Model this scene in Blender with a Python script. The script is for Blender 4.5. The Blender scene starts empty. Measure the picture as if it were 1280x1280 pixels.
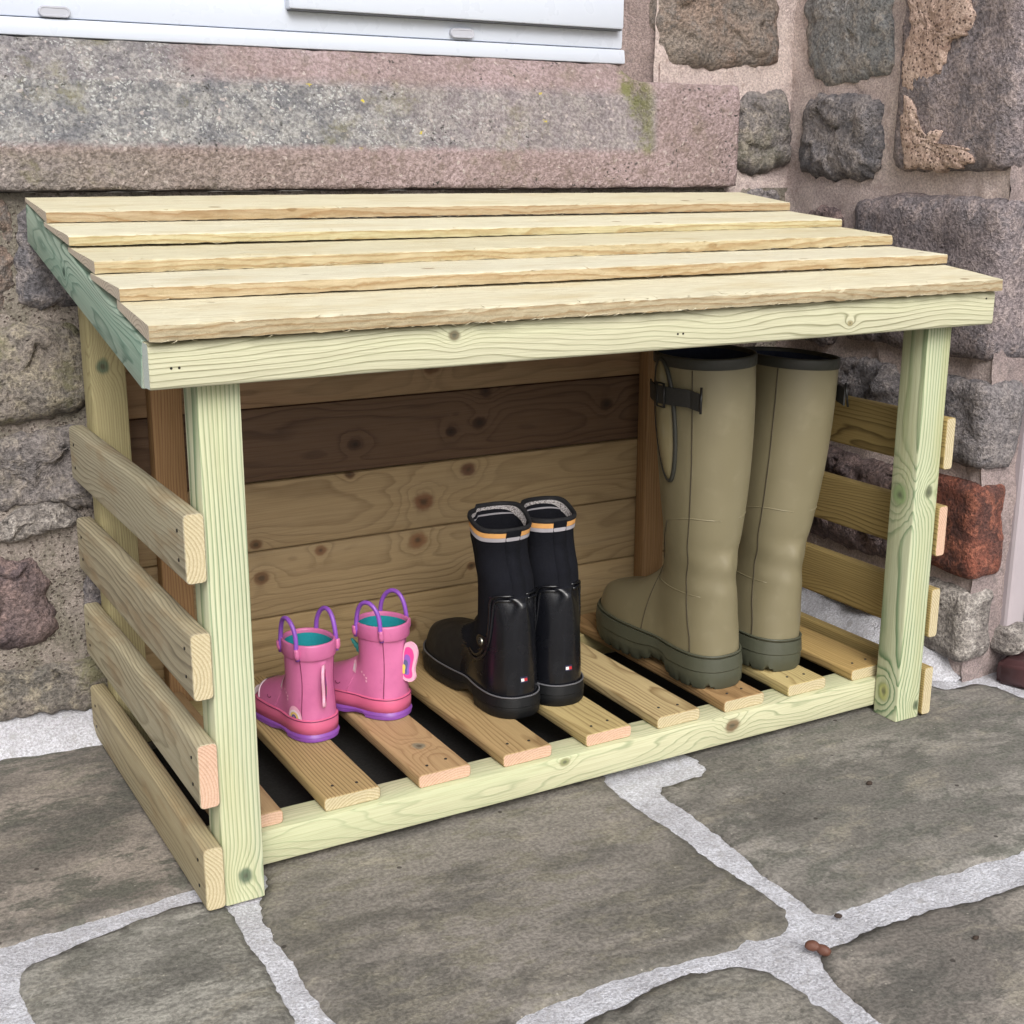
import bpy, bmesh, math, random
import numpy as np
from mathutils import Vector, Matrix, noise

S = bpy.context.scene
COL = S.collection
random.seed(7)

# ------------------------------------------------------------------ camera
CP = np.array([-0.3321, -1.1441, 0.7098]); YAW, PITCH, ROLL, FPX = -0.5208, -0.2579, 0.0039, 1646.87
def cam_axes():
    f = np.array([math.sin(-YAW)*math.cos(PITCH), math.cos(YAW)*math.cos(PITCH), math.sin(PITCH)])
    s = np.cross(f, [0, 0, 1]); s /= np.linalg.norm(s); u = np.cross(s, f)
    return s*math.cos(ROLL)+u*math.sin(ROLL), u*math.cos(ROLL)-s*math.sin(ROLL), f
CS, CU, CF = cam_axes()
cam = bpy.data.cameras.new('camera'); camo = bpy.data.objects.new('camera', cam); COL.objects.link(camo)
cam.sensor_width = 36.0; cam.sensor_fit = 'HORIZONTAL'; cam.lens = FPX/1280*36.0
cam.clip_start = 0.02; cam.clip_end = 500
camo.matrix_world = Matrix(((CS[0], CU[0], -CF[0], CP[0]), (CS[1], CU[1], -CF[1], CP[1]), (CS[2], CU[2], -CF[2], CP[2]), (0, 0, 0, 1)))
S.camera = camo
def bp(x, y, ax, c):
    """photo pixel -> point on the plane coordinate[ax] = c"""
    r = CF*FPX+CS*(x-640)-CU*(y-640); t = (c-CP[ax])/r[ax]
    return CP+r*t

# ------------------------------------------------------------------ world, sun, exposure
SUN_EL, SUN_AZ = 42, 196     # soft bright overcast; azimuth measured from +Y clockwise
w = bpy.data.worlds.new('World'); S.world = w; w.use_nodes = True
wn = w.node_tree.nodes; wl = w.node_tree.links
bg = wn['Background']; sky = wn.new('ShaderNodeTexSky'); sky.sky_type = 'NISHITA'; sky.sun_disc = False
sky.sun_elevation = math.radians(SUN_EL); sky.sun_rotation = math.radians(SUN_AZ); sky.dust_density = 6; sky.air_density = 1.0
hs = wn.new('ShaderNodeHueSaturation'); hs.inputs['Saturation'].default_value = 0.35
wl.new(sky.outputs[0], hs.inputs['Color']); wl.new(hs.outputs[0], bg.inputs[0]); bg.inputs[1].default_value = 0.12
sl = bpy.data.lights.new('sun', 'SUN'); sl.energy = 1.5; sl.angle = math.radians(35); sl.color = (1, .985, .96)
so = bpy.data.objects.new('sun', sl); COL.objects.link(so)
az = math.radians(SUN_AZ); el = math.radians(SUN_EL)
sd = Vector((math.sin(az)*math.cos(el), math.cos(az)*math.cos(el), math.sin(el)))
so.rotation_euler = (-sd).to_track_quat('-Z', 'Y').to_euler(); so.location = (0, 0, 5)
vs = S.view_settings; vs.view_transform = 'Standard'; vs.look = 'None'; vs.gamma = 1; vs.use_curve_mapping = False
vs.exposure = 0.36
S.cycles.max_bounces = 6; S.cycles.diffuse_bounces = 3

# ------------------------------------------------------------------ material helpers
def lin(c):
    return tuple((v/255/12.92 if v/255 <= .04045 else ((v/255+.055)/1.055)**2.4) for v in c)+(1,)
class NT:
    def __init__(s, name):
        s.m = bpy.data.materials.new(name); s.m.use_nodes = True
        s.t = s.m.node_tree; s.b = s.t.nodes['Principled BSDF']; s.n = s.t.nodes
        tc = s.n.new('ShaderNodeTexCoord'); s.obj = tc.outputs['Object']; s.gen = tc.outputs['Generated']
    def put(s, sock, v):
        if v is None: return
        if hasattr(v, 'is_linked') or isinstance(v, bpy.types.NodeSocket): s.t.links.new(v, sock)
        else: sock.default_value = v
    def math(s, op, a, b=None, c=None, clamp=False):
        n = s.n.new('ShaderNodeMath'); n.operation = op; n.use_clamp = clamp
        s.put(n.inputs[0], a); s.put(n.inputs[1], b); s.put(n.inputs[2], c); return n.outputs[0]
    def vm(s, op, a, b=None):
        n = s.n.new('ShaderNodeVectorMath'); n.operation = op; s.put(n.inputs[0], a); s.put(n.inputs[1], b)
        return n.outputs['Value'] if op in ('LENGTH', 'DISTANCE', 'DOT_PRODUCT') else n.outputs[0]
    def sep(s, v):
        n = s.n.new('ShaderNodeSeparateXYZ'); s.put(n.inputs[0], v); return n.outputs
    def noise(s, v, sc, det=3, rough=.5, dist=0):
        n = s.n.new('ShaderNodeTexNoise'); s.put(n.inputs['Vector'], v); n.inputs['Scale'].default_value = sc
        n.inputs['Detail'].default_value = det; n.inputs['Roughness'].default_value = rough; n.inputs['Distortion'].default_value = dist
        return n.outputs['Fac']
    def vor(s, v, sc, feat='F1', rnd=1):
        n = s.n.new('ShaderNodeTexVoronoi'); n.feature = feat; s.put(n.inputs['Vector'], v); n.inputs['Scale'].default_value = sc
        n.inputs['Randomness'].default_value = rnd; return n.outputs
    def rng(s, v, a, b, c=0., d=1.):
        n = s.n.new('ShaderNodeMapRange'); n.interpolation_type = 'SMOOTHSTEP'
        for i, x in enumerate((v, a, b, c, d)): s.put(n.inputs[i], x)
        return n.outputs[0]
    def ramp(s, f, stops):
        n = s.n.new('ShaderNodeValToRGB'); e = n.color_ramp.elements
        while len(e) < len(stops): e.new(.5)
        for i, (p, c) in enumerate(stops): e[i].position = p; e[i].color = c
        s.put(n.inputs[0], f); return n.outputs[0]
    def mix(s, f, a, b, mode='MIX'):
        n = s.n.new('ShaderNodeMix'); n.data_type = 'RGBA'; n.blend_type = mode
        s.put(n.inputs[0], f); s.put(n.inputs[6], a); s.put(n.inputs[7], b); return n.outputs[2]
    def bump(s, h, strength=.5, dist=.002, prev=None):
        n = s.n.new('ShaderNodeBump'); n.inputs['Strength'].default_value = strength; n.inputs['Distance'].default_value = dist
        s.put(n.inputs['Height'], h); s.put(n.inputs['Normal'], prev); return n.outputs[0]
    def out(s, col=None, rough=None, nrm=None, **k):
        s.put(s.b.inputs['Base Color'], col); s.put(s.b.inputs['Roughness'], rough); s.put(s.b.inputs['Normal'], nrm)
        for a, v in k.items(): s.put(s.b.inputs[a.replace('_', ' ')], v)
        return s.m

def wood(name, light, dark, rings=300, pith=(0.0, -.06), cont=.8, wob=.012, tint=None, tint_amt=.4, knots=(), seed=None, fine=.35, rough=.68, stain=None, sharp=.55):
    """solid treated-pine texture in object space, length along local X; knots = [(x,y,z,r,col)]"""
    t = NT(name); sd_ = random.random()*50 if seed is None else seed
    P = t.vm('ADD', t.obj, (sd_, sd_*.37, sd_*.71))
    X, Y, Z = t.sep(t.obj)[:]
    low = t.noise(t.vm('MULTIPLY', P, (2.2, 9, 9)), 1.0, 2)
    low2 = t.noise(t.vm('MULTIPLY', P, (5.5, 22, 22)), 1.0, 3)
    off = t.math('ADD', t.math('MULTIPLY', t.math('SUBTRACT', low, .5), wob*3.2), t.math('MULTIPLY', t.math('SUBTRACT', low2, .5), wob*.7))
    a = t.math('ADD', Y, pith[0]); b = t.math('ADD', Z, pith[1])
    r = t.math('SQRT', t.math('ADD', t.math('MULTIPLY', a, a), t.math('MULTIPLY', b, b)))
    r = t.math('ADD', r, off)
    kmask = None; kcol = None; nn = t.noise(P, 90, 1) if knots else None
    for (kx, ky, kz, kr, kc) in knots:
        dv = t.vm('MULTIPLY', t.vm('SUBTRACT', t.obj, (kx, ky, kz)), (.8, 1, 1))
        d = t.math('DIVIDE', t.math('ADD', t.vm('LENGTH', dv), t.math('MULTIPLY', t.math('SUBTRACT', nn, .5), kr*.5)), kr)
        g = t.math('POWER', 2.718, t.math('MULTIPLY', t.math('MULTIPLY', d, d), -.22))
        r = t.math('ADD', r, t.math('MULTIPLY', g, kr*1.5))
        mk = t.rng(d, 1.15, .55); core = t.rng(d, .55, .1)
        c = t.mix(core, lin(kc), lin(tuple(v*.55 for v in kc)))
        kmask, kcol = (mk, c) if kmask is None else (t.math('MAXIMUM', kmask, mk), t.mix(mk, kcol, c))
    fr = t.math('FRACT', t.math('MULTIPLY', r, rings))
    late = t.ramp(fr, [(0, (0, 0, 0, 1)), (sharp, (.10, .10, .10, 1)), (.88, (1, 1, 1, 1)), (1, (.0, .0, .0, 1))])
    fibre = t.noise(t.vm('MULTIPLY', P, (14, 700, 700)), 1.0, 3, .6)
    blot = t.noise(t.vm('MULTIPLY', P, (3, 14, 14)), 1.0, 3)
    varies = t.math('MULTIPLY', late, t.rng(blot, .25, .7, cont*.5, cont))
    col = t.mix(varies, lin(light), lin(dark))
    if tint: col = t.mix(t.math('MULTIPLY', t.rng(t.noise(t.vm('MULTIPLY', P, (2.6, 26, 26)), 1.0, 3), .42, .68), tint_amt), col, lin(tint))
    if stain: col = t.mix(t.math('MULTIPLY', t.rng(t.noise(t.vm('MULTIPLY', P, (6, 20, 20)), 1.3, 4, .65), .48, .72), .55), col, lin(stain))
    col = t.mix(t.rng(fibre, .35, .7, 0, fine), col, t.mix(1, col, (.62, .58, .52, 1), 'MULTIPLY'))
    if kmask is not None: col = t.mix(t.math('MULTIPLY', kmask, .85), col, kcol)
    h = t.math('ADD', t.math('MULTIPLY', late, .5), t.math('MULTIPLY', fibre, .9))
    return t.out(col, t.rng(fibre, .2, .8, rough-.08, rough+.14), t.bump(h, .45, .0011))

def sawn(name, top, edge, seed=1):
    """rough-sawn roof board"""
    t = NT(name); P = t.vm('ADD', t.obj, (seed*3.1, seed*1.7, seed*.9))
    fib = t.noise(t.vm('MULTIPLY', P, (22, 420, 420)), 1.0, 4, .65)
    low = t.noise(t.vm('MULTIPLY', P, (2.4, 16, 16)), 1.0, 3)
    Y = t.sep(t.obj)[1]
    r = t.math('ADD', Y, t.math('ADD', t.math('MULTIPLY', low, .05), t.math('MULTIPLY', t.sep(t.obj)[2], .8))); fr = t.math('FRACT', t.math('MULTIPLY', r, 170))
    late = t.ramp(fr, [(0, (0, 0, 0, 1)), (.45, (.1, .1, .1, 1)), (.85, (1, 1, 1, 1)), (1, (0, 0, 0, 1))])
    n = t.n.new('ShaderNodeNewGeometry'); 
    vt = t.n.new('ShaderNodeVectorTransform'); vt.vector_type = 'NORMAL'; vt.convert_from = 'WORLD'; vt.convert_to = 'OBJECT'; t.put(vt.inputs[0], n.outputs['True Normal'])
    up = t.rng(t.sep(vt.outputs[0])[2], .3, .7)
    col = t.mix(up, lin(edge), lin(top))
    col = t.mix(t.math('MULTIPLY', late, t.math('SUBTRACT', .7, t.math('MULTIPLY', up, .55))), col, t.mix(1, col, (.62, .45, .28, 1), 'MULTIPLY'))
    col = t.mix(t.rng(fib, .42, .66, 0, .5), col, t.mix(1, col, (.68, .60, .48, 1), 'MULTIPLY'))
    blot = t.noise(t.vm('MULTIPLY', P, (7, 30, 30)), 1.0, 4, .6)
    col = t.mix(t.rng(blot, .5, .7, 0, .5), col, t.mix(1, col, (.86, .76, .58, 1), 'MULTIPLY'))
    sp = t.vor(t.vm('MULTIPLY', P, (9, 16, 16)), 1.0)
    dk = t.rng(sp[0], .085, .05, 0, .7)
    col = t.mix(dk, col, lin((120, 92, 55)))
    h = t.math('ADD', fib, t.math('MULTIPLY', t.noise(P, 260, 3), .8))
    return t.out(col, .82, t.bump(h, .7, .0015))

def stone_mat(name, c1, c2, c3, scale=1., bump=.9, speck=.3, moss=0., seed=0.):
    t = NT(name)
    P = t.vm('ADD', t.obj, (seed, seed*2.3, seed*.7))
    n1 = t.noise(P, 11*scale, 4, .6, 0); n2 = t.noise(P, 42*scale, 5, .72); n3 = t.noise(P, 210*scale, 3, .75)
    col = t.mix(t.rng(n1, .38, .62), lin(c1), lin(c2))
    col = t.mix(t.rng(n2, .47, .62, 0, .85), col, lin(c3))
    lo = t.mix(1, col, (.40, .39, .40, 1), 'MULTIPLY'); hi = t.mix(1, col, (1.5, 1.48, 1.45, 1), 'MULTIPLY')
    col = t.mix(t.rng(n3, .36, .64), t.mix(.75, col, lo), t.mix(.55, col, hi))
    v2 = t.vor(P, 70*scale); col = t.mix(t.math('MULTIPLY', t.rng(v2[0], .16, .05), .75), col, lin((44, 40, 38)))
    if moss: col = t.mix(t.math('MULTIPLY', t.rng(t.noise(P, 16, 4, .7), .5, .66), moss), col, lin((118, 116, 84)))
    h = t.math('ADD', t.math('MULTIPLY', n2, 1.2), t.math('MULTIPLY', n3, .55))
    return t.out(col, .92, t.bump(h, bump, .009))

def plain(name, c, rough=.5, bump=0., bs=200, var=.12, **k):
    t = NT(name); n = t.noise(t.obj, bs*.12, 3); n2 = t.noise(t.obj, bs, 3)
    col = t.mix(t.rng(n, .3, .7, 0, 1), lin(c), t.mix(var, lin(c), (0, 0, 0, 1)))
    return t.out(col, t.rng(n2, .2, .8, max(0, rough-.07), min(1, rough+.09)), t.bump(n2, bump, .001) if bump else None, **k)

# ------------------------------------------------------------------ object helpers
def link(o, parent=None):
    COL.objects.link(o)
    if parent: o.parent = parent
    return o
def empty(name, label=None, cat=None, loc=(0, 0, 0), rz=0., group=None, kind=None, parent=None, tilt=(0, 0)):
    o = bpy.data.objects.new(name, None); o.empty_display_size = .05; o.location = loc; o.rotation_euler = (tilt[0], tilt[1], rz)
    if label: o['label'] = label
    if cat: o['category'] = cat
    if group: o['group'] = group
    if kind: o['kind'] = kind
    return link(o, parent)
def mesh_obj(name, verts, faces, mats, parent=None, smooth=True, mi=None, mw=None):
    me = bpy.data.meshes.new(name); me.from_pydata([tuple(map(float, v)) for v in verts], [], faces)
    for m in (mats if isinstance(mats, (list, tuple)) else [mats]): me.materials.append(m)
    if mi is not None: me.polygons.foreach_set('material_index', mi)
    me.polygons.foreach_set('use_smooth', [smooth]*len(me.polygons)); me.update()
    o = bpy.data.objects.new(name, me); link(o, parent)
    if mw is not None: o.matrix_local = mw
    return o
def bm_obj(name, bm, mats, parent=None, smooth=False, mw=None):
    me = bpy.data.meshes.new(name); bm.to_mesh(me); bm.free()
    for m in (mats if isinstance(mats, (list, tuple)) else [mats]): me.materials.append(m)
    me.polygons.foreach_set('use_smooth', [smooth]*len(me.polygons))
    o = bpy.data.objects.new(name, me); link(o, parent)
    if mw is not None: o.matrix_local = mw
    return o
def frame(origin, ex, ey):
    ex = Vector(ex).normalized(); ey = Vector(ey); ez = ex.cross(ey).normalized(); ey = ez.cross(ex)
    return Matrix(((ex.x, ey.x, ez.x, origin[0]), (ex.y, ey.y, ez.y, origin[1]), (ex.z, ey.z, ez.z, origin[2]), (0, 0, 0, 1)))
def timber(name, origin, ex, ey, L, W, T, mat, endmat=None, parent=None, bev=.0025, segs=2, wob=.0006):
    """bar whose centre line starts at origin: length L along ex, width W along ey, thickness T along ez; ends get endmat"""
    bm = bmesh.new(); bmesh.ops.create_cube(bm, size=1)
    for v in bm.verts: v.co = ((v.co.x+.5)*L, v.co.y*W, v.co.z*T)
    bmesh.ops.bevel(bm, geom=[e for e in bm.edges if abs(e.verts[0].co.x-e.verts[1].co.x) > L*.5], offset=bev, segments=segs, affect='EDGES', profile=.5)
    bmesh.ops.bevel(bm, geom=[e for e in bm.edges if abs(e.verts[0].co.x-e.verts[1].co.x) < 1e-6 and len(e.link_faces) == 2 and any(abs(f.normal.x) > .9 for f in e.link_faces)], offset=.0008, segments=1, affect='EDGES')
    bm.normal_update()
    for f in bm.faces: f.material_index = 1 if (endmat and abs(f.normal.x) > .9) else 0
    o = bm_obj(name, bm, [mat, endmat] if endmat else [mat], parent, True, frame(origin, ex, ey))
    for p in o.data.polygons: p.use_smooth = True
    o.data.set_sharp_from_angle(angle=math.radians(35))
    return o
def box(bm, x0, x1, y0, y1, z0, z1, bev=0., segs=2):
    r = bmesh.ops.create_cube(bm, size=1); vs_ = r['verts']
    for v in vs_: v.co = (x0+(v.co.x+.5)*(x1-x0), y0+(v.co.y+.5)*(y1-y0), z0+(v.co.z+.5)*(z1-z0))
    if bev:
        es = list({e for v in vs_ for e in v.link_edges}); bmesh.ops.bevel(bm, geom=es, offset=bev, segments=segs, affect='EDGES', profile=.5)
def tube_data(pts, rad, n=8, closed=False, flat=None):
    """tube around polyline; rad scalar or list; flat=(a,b) elliptic with b along local normal"""
    pts = [Vector(p) for p in pts]; N = len(pts); V = []; F = []
    up = Vector((0.123, .2, 1)).normalized(); prev = None
    for i, p in enumerate(pts):
        a = pts[(i-1) % N] if (closed or i) else pts[i]; b = pts[(i+1) % N] if (closed or i < N-1) else pts[i]
        d = (b-a).normalized()
        if prev is None: nx = d.cross(up).normalized()
        else: nx = (prev-d*prev.dot(d)).normalized()
        prev = nx; ny = d.cross(nx)
        r = rad[i] if isinstance(rad, (list, tuple)) else rad
        for k in range(n):
            t = 2*math.pi*k/n; V.append(p+nx*math.cos(t)*r+ny*math.sin(t)*r)
    for i in range(N if closed else N-1):
        j = (i+1) % N
        for k in range(n): F.append((i*n+k, i*n+(k+1) % n, j*n+(k+1) % n, j*n+k))
    if not closed:
        F.append(tuple(range(n-1, -1, -1))); F.append(tuple((N-1)*n+k for k in range(n)))
    return V, F
def tube(name, pts, rad, mat, parent, n=8, closed=False):
    V, F = tube_data(pts, rad, n, closed); return mesh_obj(name, V, F, mat, parent)
def fbm(p, s=1., o=4):
    return noise.fractal(Vector(p)*s, 1.0, 2.1, o)
def smoothstep(a, b, x):
    t = np.clip((x-a)/(b-a), 0, 1); return t*t*(3-2*t)

# ------------------------------------------------------------------ stone / slab builder
def resample(poly, n):
    p = np.array(poly, float); q = np.vstack([p, p[:1]]); d = np.r_[0, np.cumsum(np.hypot(*np.diff(q, axis=0).T))]
    t = np.linspace(0, d[-1], n, endpoint=False); return np.c_[np.interp(t, d, q[:, 0]), np.interp(t, d, q[:, 1])]
def chaikin(poly, k=2):
    p = np.array(poly, float)
    for _ in range(k):
        q = np.roll(p, -1, 0); p = np.stack([.8*p+.2*q, .2*p+.8*q], 1).reshape(-1, 2)
    return p
def lump(name, poly, to3, mat, parent, n=88, k=15, bulge=.012, rough=.006, depth=.03, edge=.0016, seed=0, fs=16., pw=5, rnd=2, jag=.0):
    """an irregular stone: outline in plane coordinates, to3(a,b,h) -> point; h out of the wall"""
    P = resample(chaikin(poly, 1), n); c = P.mean(0); V = []; F = []
    for i, q in enumerate(P):
        e = fbm((q[0], q[1], seed), 55, 3)*edge*2+fbm((q[0], q[1], seed+3), 14, 2)*edge*1.5
        dr = (q-c)/max(1e-6, np.hypot(*(q-c))); P[i] = q+dr*e
    def hh(q, t):
        v = Vector((q[0]+seed*1.3, q[1], seed*.7))
        r = .55*fbm(v, fs, 5)+.4*abs(fbm(v+Vector((5, 2, 1)), fs*2.2, 3))
        w_ = v+Vector((fbm(v, 20, 2), fbm(v+Vector((3, 3, 3)), 20, 2), 0))*.02
        dd, pp = noise.voronoi(w_*(fs*1.5)); gv = noise.noise_vector(pp[0]*3.7+Vector((seed, 1, 2)))
        r += 1.9*gv.dot(w_*(fs*1.5)-pp[0])+.8*gv.z
        return bulge*(1-t**pw)+rough*r*(1-t**5*.92)
    for q in P: V.append(to3(q[0], q[1], -depth))
    for j in range(k):
        t = 1-(j/k)**1.15*1.0
        for q in P:
            z = c+(q-c)*t; V.append(to3(z[0], z[1], hh(z, t)))
    V.append(to3(c[0], c[1], hh(c, 0)))
    for j in range(k):
        for i in range(n): F.append((j*n+i, j*n+(i+1) % n, (j+1)*n+(i+1) % n, (j+1)*n+i))
    for i in range(n): F.append((k*n+i, k*n+(i+1) % n, (k+1)*n))
    return mesh_obj(name, V, F, mat, parent)
def fix_normals(o):
    bm = bmesh.new(); bm.from_mesh(o.data); bmesh.ops.recalc_face_normals(bm, faces=bm.faces); bm.to_mesh(o.data); bm.free(); return o

def flag(name, poly, mat, parent, seed=0., step=.012):
    """flagstone: ragged outline, gently uneven top, worn arris"""
    from mathutils.geometry import delaunay_2d_cdt
    P = chaikin(poly, 1); d = np.hypot(*np.diff(np.vstack([P, P[:1]]), axis=0).T).sum(); P = resample(P, int(d/.004)); n = len(P)
    tg = np.roll(P, -2, 0)-np.roll(P, 2, 0); nn = np.c_[tg[:, 1], -tg[:, 0]]; nn /= np.linalg.norm(nn, axis=1)[:, None]+1e-9
    e = np.array([fbm((q[0], q[1], seed), 22, 2)*.0035+fbm((q[0], q[1], seed+3), 90, 3)*.0022 for q in P]); P = P+nn*e[:, None]
    lo, hi = P.min(0), P.max(0); G = []
    y = lo[1]
    rg_ = random.Random(seed)
    while y < hi[1]:
        x = lo[0]
        while x < hi[0]: G.append((x+rg_.uniform(-.003, .003), y+rg_.uniform(-.003, .003))); x += step
        y += step
    G = np.array(G); A = P; B = np.roll(P, -1, 0); AB = B-A; L2 = (AB**2).sum(1)+1e-12
    D = []
    for q in G:
        t_ = np.clip(((q-A)*AB).sum(1)/L2, 0, 1); D.append(np.sqrt((((A+AB*t_[:, None])-q)**2).sum(1).min()))
    G = G[np.array(D) > .005]
    c = P.mean(0); inner = []
    for k in range(0, n, 2):
        q = P[k]-nn[k]*.0035*np.sign(np.sum(nn*(P-c))); inner.append(q)
    pts = [Vector(q) for q in P]+[Vector(q) for q in G]
    vo, eo, fo, ov, oe, of = delaunay_2d_cdt(pts, [(i, (i+1) % n) for i in range(n)], [], 1, 1e-6)
    bset = {i for i, o in enumerate(ov) if any(k < n for k in o)}
    V = []
    for i, v in enumerate(vo):
        z = -.0008+.0016*fbm((v.x, v.y, seed), 6, 3)+.0006*fbm((v.x, v.y, seed), 40, 3)
        V.append((v.x, v.y, min(z, .0006) if i not in bset else z-.0022))
    F = [tuple(f) for f in fo]; b0 = len(V)
    V += [(q[0], q[1], -.03) for q in P]
    im = {}
    for i, o in enumerate(ov):
        for k in o:
            if k < n: im[k] = i
    for k in range(n):
        k2 = (k+1) % n
        if k in im and k2 in im: F.append((im[k], im[k2], b0+k2, b0+k))
    return fix_normals(mesh_obj(name, V, F, mat, parent))

# ================================================================== GROUND AND PAVING
GRID = lambda x0, x1, y0, y1, nx, ny: [(x0+(x1-x0)*i/nx, y0+(y1-y0)*j/ny) for j in range(ny+1) for i in range(nx+1)]
def gfaces(nx, ny): return [(j*(nx+1)+i, j*(nx+1)+i+1, (j+1)*(nx+1)+i+1, (j+1)*(nx+1)+i) for j in range(ny) for i in range(nx)]

def slab_mat(name, c1, c2, c3, seed):
    t = NT(name); P = t.vm('ADD', t.obj, (seed, seed*1.7, seed*.3)); PS = t.vm('MULTIPLY', P, (1., 1.9, 1.))
    n1 = t.noise(PS, 4.5, 5, .65, .5); n2 = t.noise(PS, 15, 6, .74, .2); n3 = t.noise(P, 240, 3, .7)
    col = t.mix(t.rng(n1, .40, .60), lin(c1), lin(c2))
    col = t.mix(t.rng(n2, .48, .60, 0, .9), col, lin(c3))
    n5 = t.noise(PS, 6, 7, .74, .2); col = t.mix(t.rng(n5, .48, .64, 0, .72), col, lin((86, 84, 80)))
    n6 = t.noise(t.vm('ADD', PS, (9, 4, 1)), 9, 7, .76, .2); col = t.mix(t.rng(n6, .52, .68, 0, .62), col, lin((150, 144, 130)))
    col = t.mix(t.rng(n3, .34, .66), t.mix(1, col, (.68, .67, .66, 1), 'MULTIPLY'), t.mix(1, col, (1.18, 1.17, 1.15, 1), 'MULTIPLY'))
    v = t.vor(P, 55); col = t.mix(t.rng(v[0], .07, .04, 0, .5), col, lin((186, 180, 168)))
    v2 = t.vor(P, 15); col = t.mix(t.rng(v2[0], .05, .03, 0, .85), col, lin((46, 40, 36)))
    h = t.math('ADD', t.math('MULTIPLY', n2, 1.1), t.math('MULTIPLY', n3, .6))
    return t.out(col, t.rng(n2, .3, .7, .64, .88), t.bump(h, .5, .004))
def mortar_mat(name, c, c2, seed=0, dark=(120, 110, 108), pits=0.):
    t = NT(name); P = t.vm('ADD', t.obj, (seed, seed, seed))
    n1 = t.noise(P, 13, 6, .75); n2 = t.noise(P, 330, 3, .8); n3 = t.noise(P, 60, 4, .75)
    col = t.mix(t.rng(n1, .40, .60), lin(c), lin(c2))
    col = t.mix(t.rng(n2, .34, .66), t.mix(1, col, (.66, .65, .65, 1), 'MULTIPLY'), t.mix(1, col, (1.18, 1.18, 1.18, 1), 'MULTIPLY'))
    col = t.mix(t.rng(n3, .54, .68, 0, .8), col, lin(dark))
    h = t.math('ADD', t.math('MULTIPLY', n2, .8), t.math('MULTIPLY', n3, .9))
    if pits:
        v = t.vor(t.vm('ADD', P, t.vm('MULTIPLY', t.n.new('ShaderNodeTexNoise').outputs['Color'], (.004, .004, .004))), 170)
        pk = t.rng(v[0], .34, .16); col = t.mix(t.math('MULTIPLY', pk, pits), col, lin((92, 74, 68))); h = t.math('SUBTRACT', h, t.math('MULTIPLY', pk, 1.2))
    return t.out(col, .92, t.bump(h, .8, .0045))
M_GM = mortar_mat('pavement_mortar', (208, 209, 216), (188, 188, 194), dark=(166, 164, 166))
M_GROUND = slab_mat('ground_stone', (112, 106, 96), (98, 92, 84), (88, 86, 76), 40.)
g = mesh_obj('ground', [(-60, -60, -.05), (60, -60, -.05), (60, 60, -.05), (-60, 60, -.05)], [(0, 1, 2, 3)], M_GROUND); g['kind'] = 'structure'
pave = empty('pavement', kind='structure')
NX, NY = 230, 150
pv = [(x, y, -.0040+.0016*fbm((x, y, 1), 30, 3)+.0008*fbm((x, y, 7), 9, 2)) for x, y in GRID(-1.3, 2.3, -1.25, .53, NX, NY)]
mesh_obj('mortar', pv, gfaces(NX, NY), M_GM, pave)
def gp(px, py): 
    p = bp(px, py, 2, 0); return (p[0], p[1])
to_ground = lambda a, b, h: (a, b, -.0004+h)
WY = .493      # back wall plane
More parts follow.
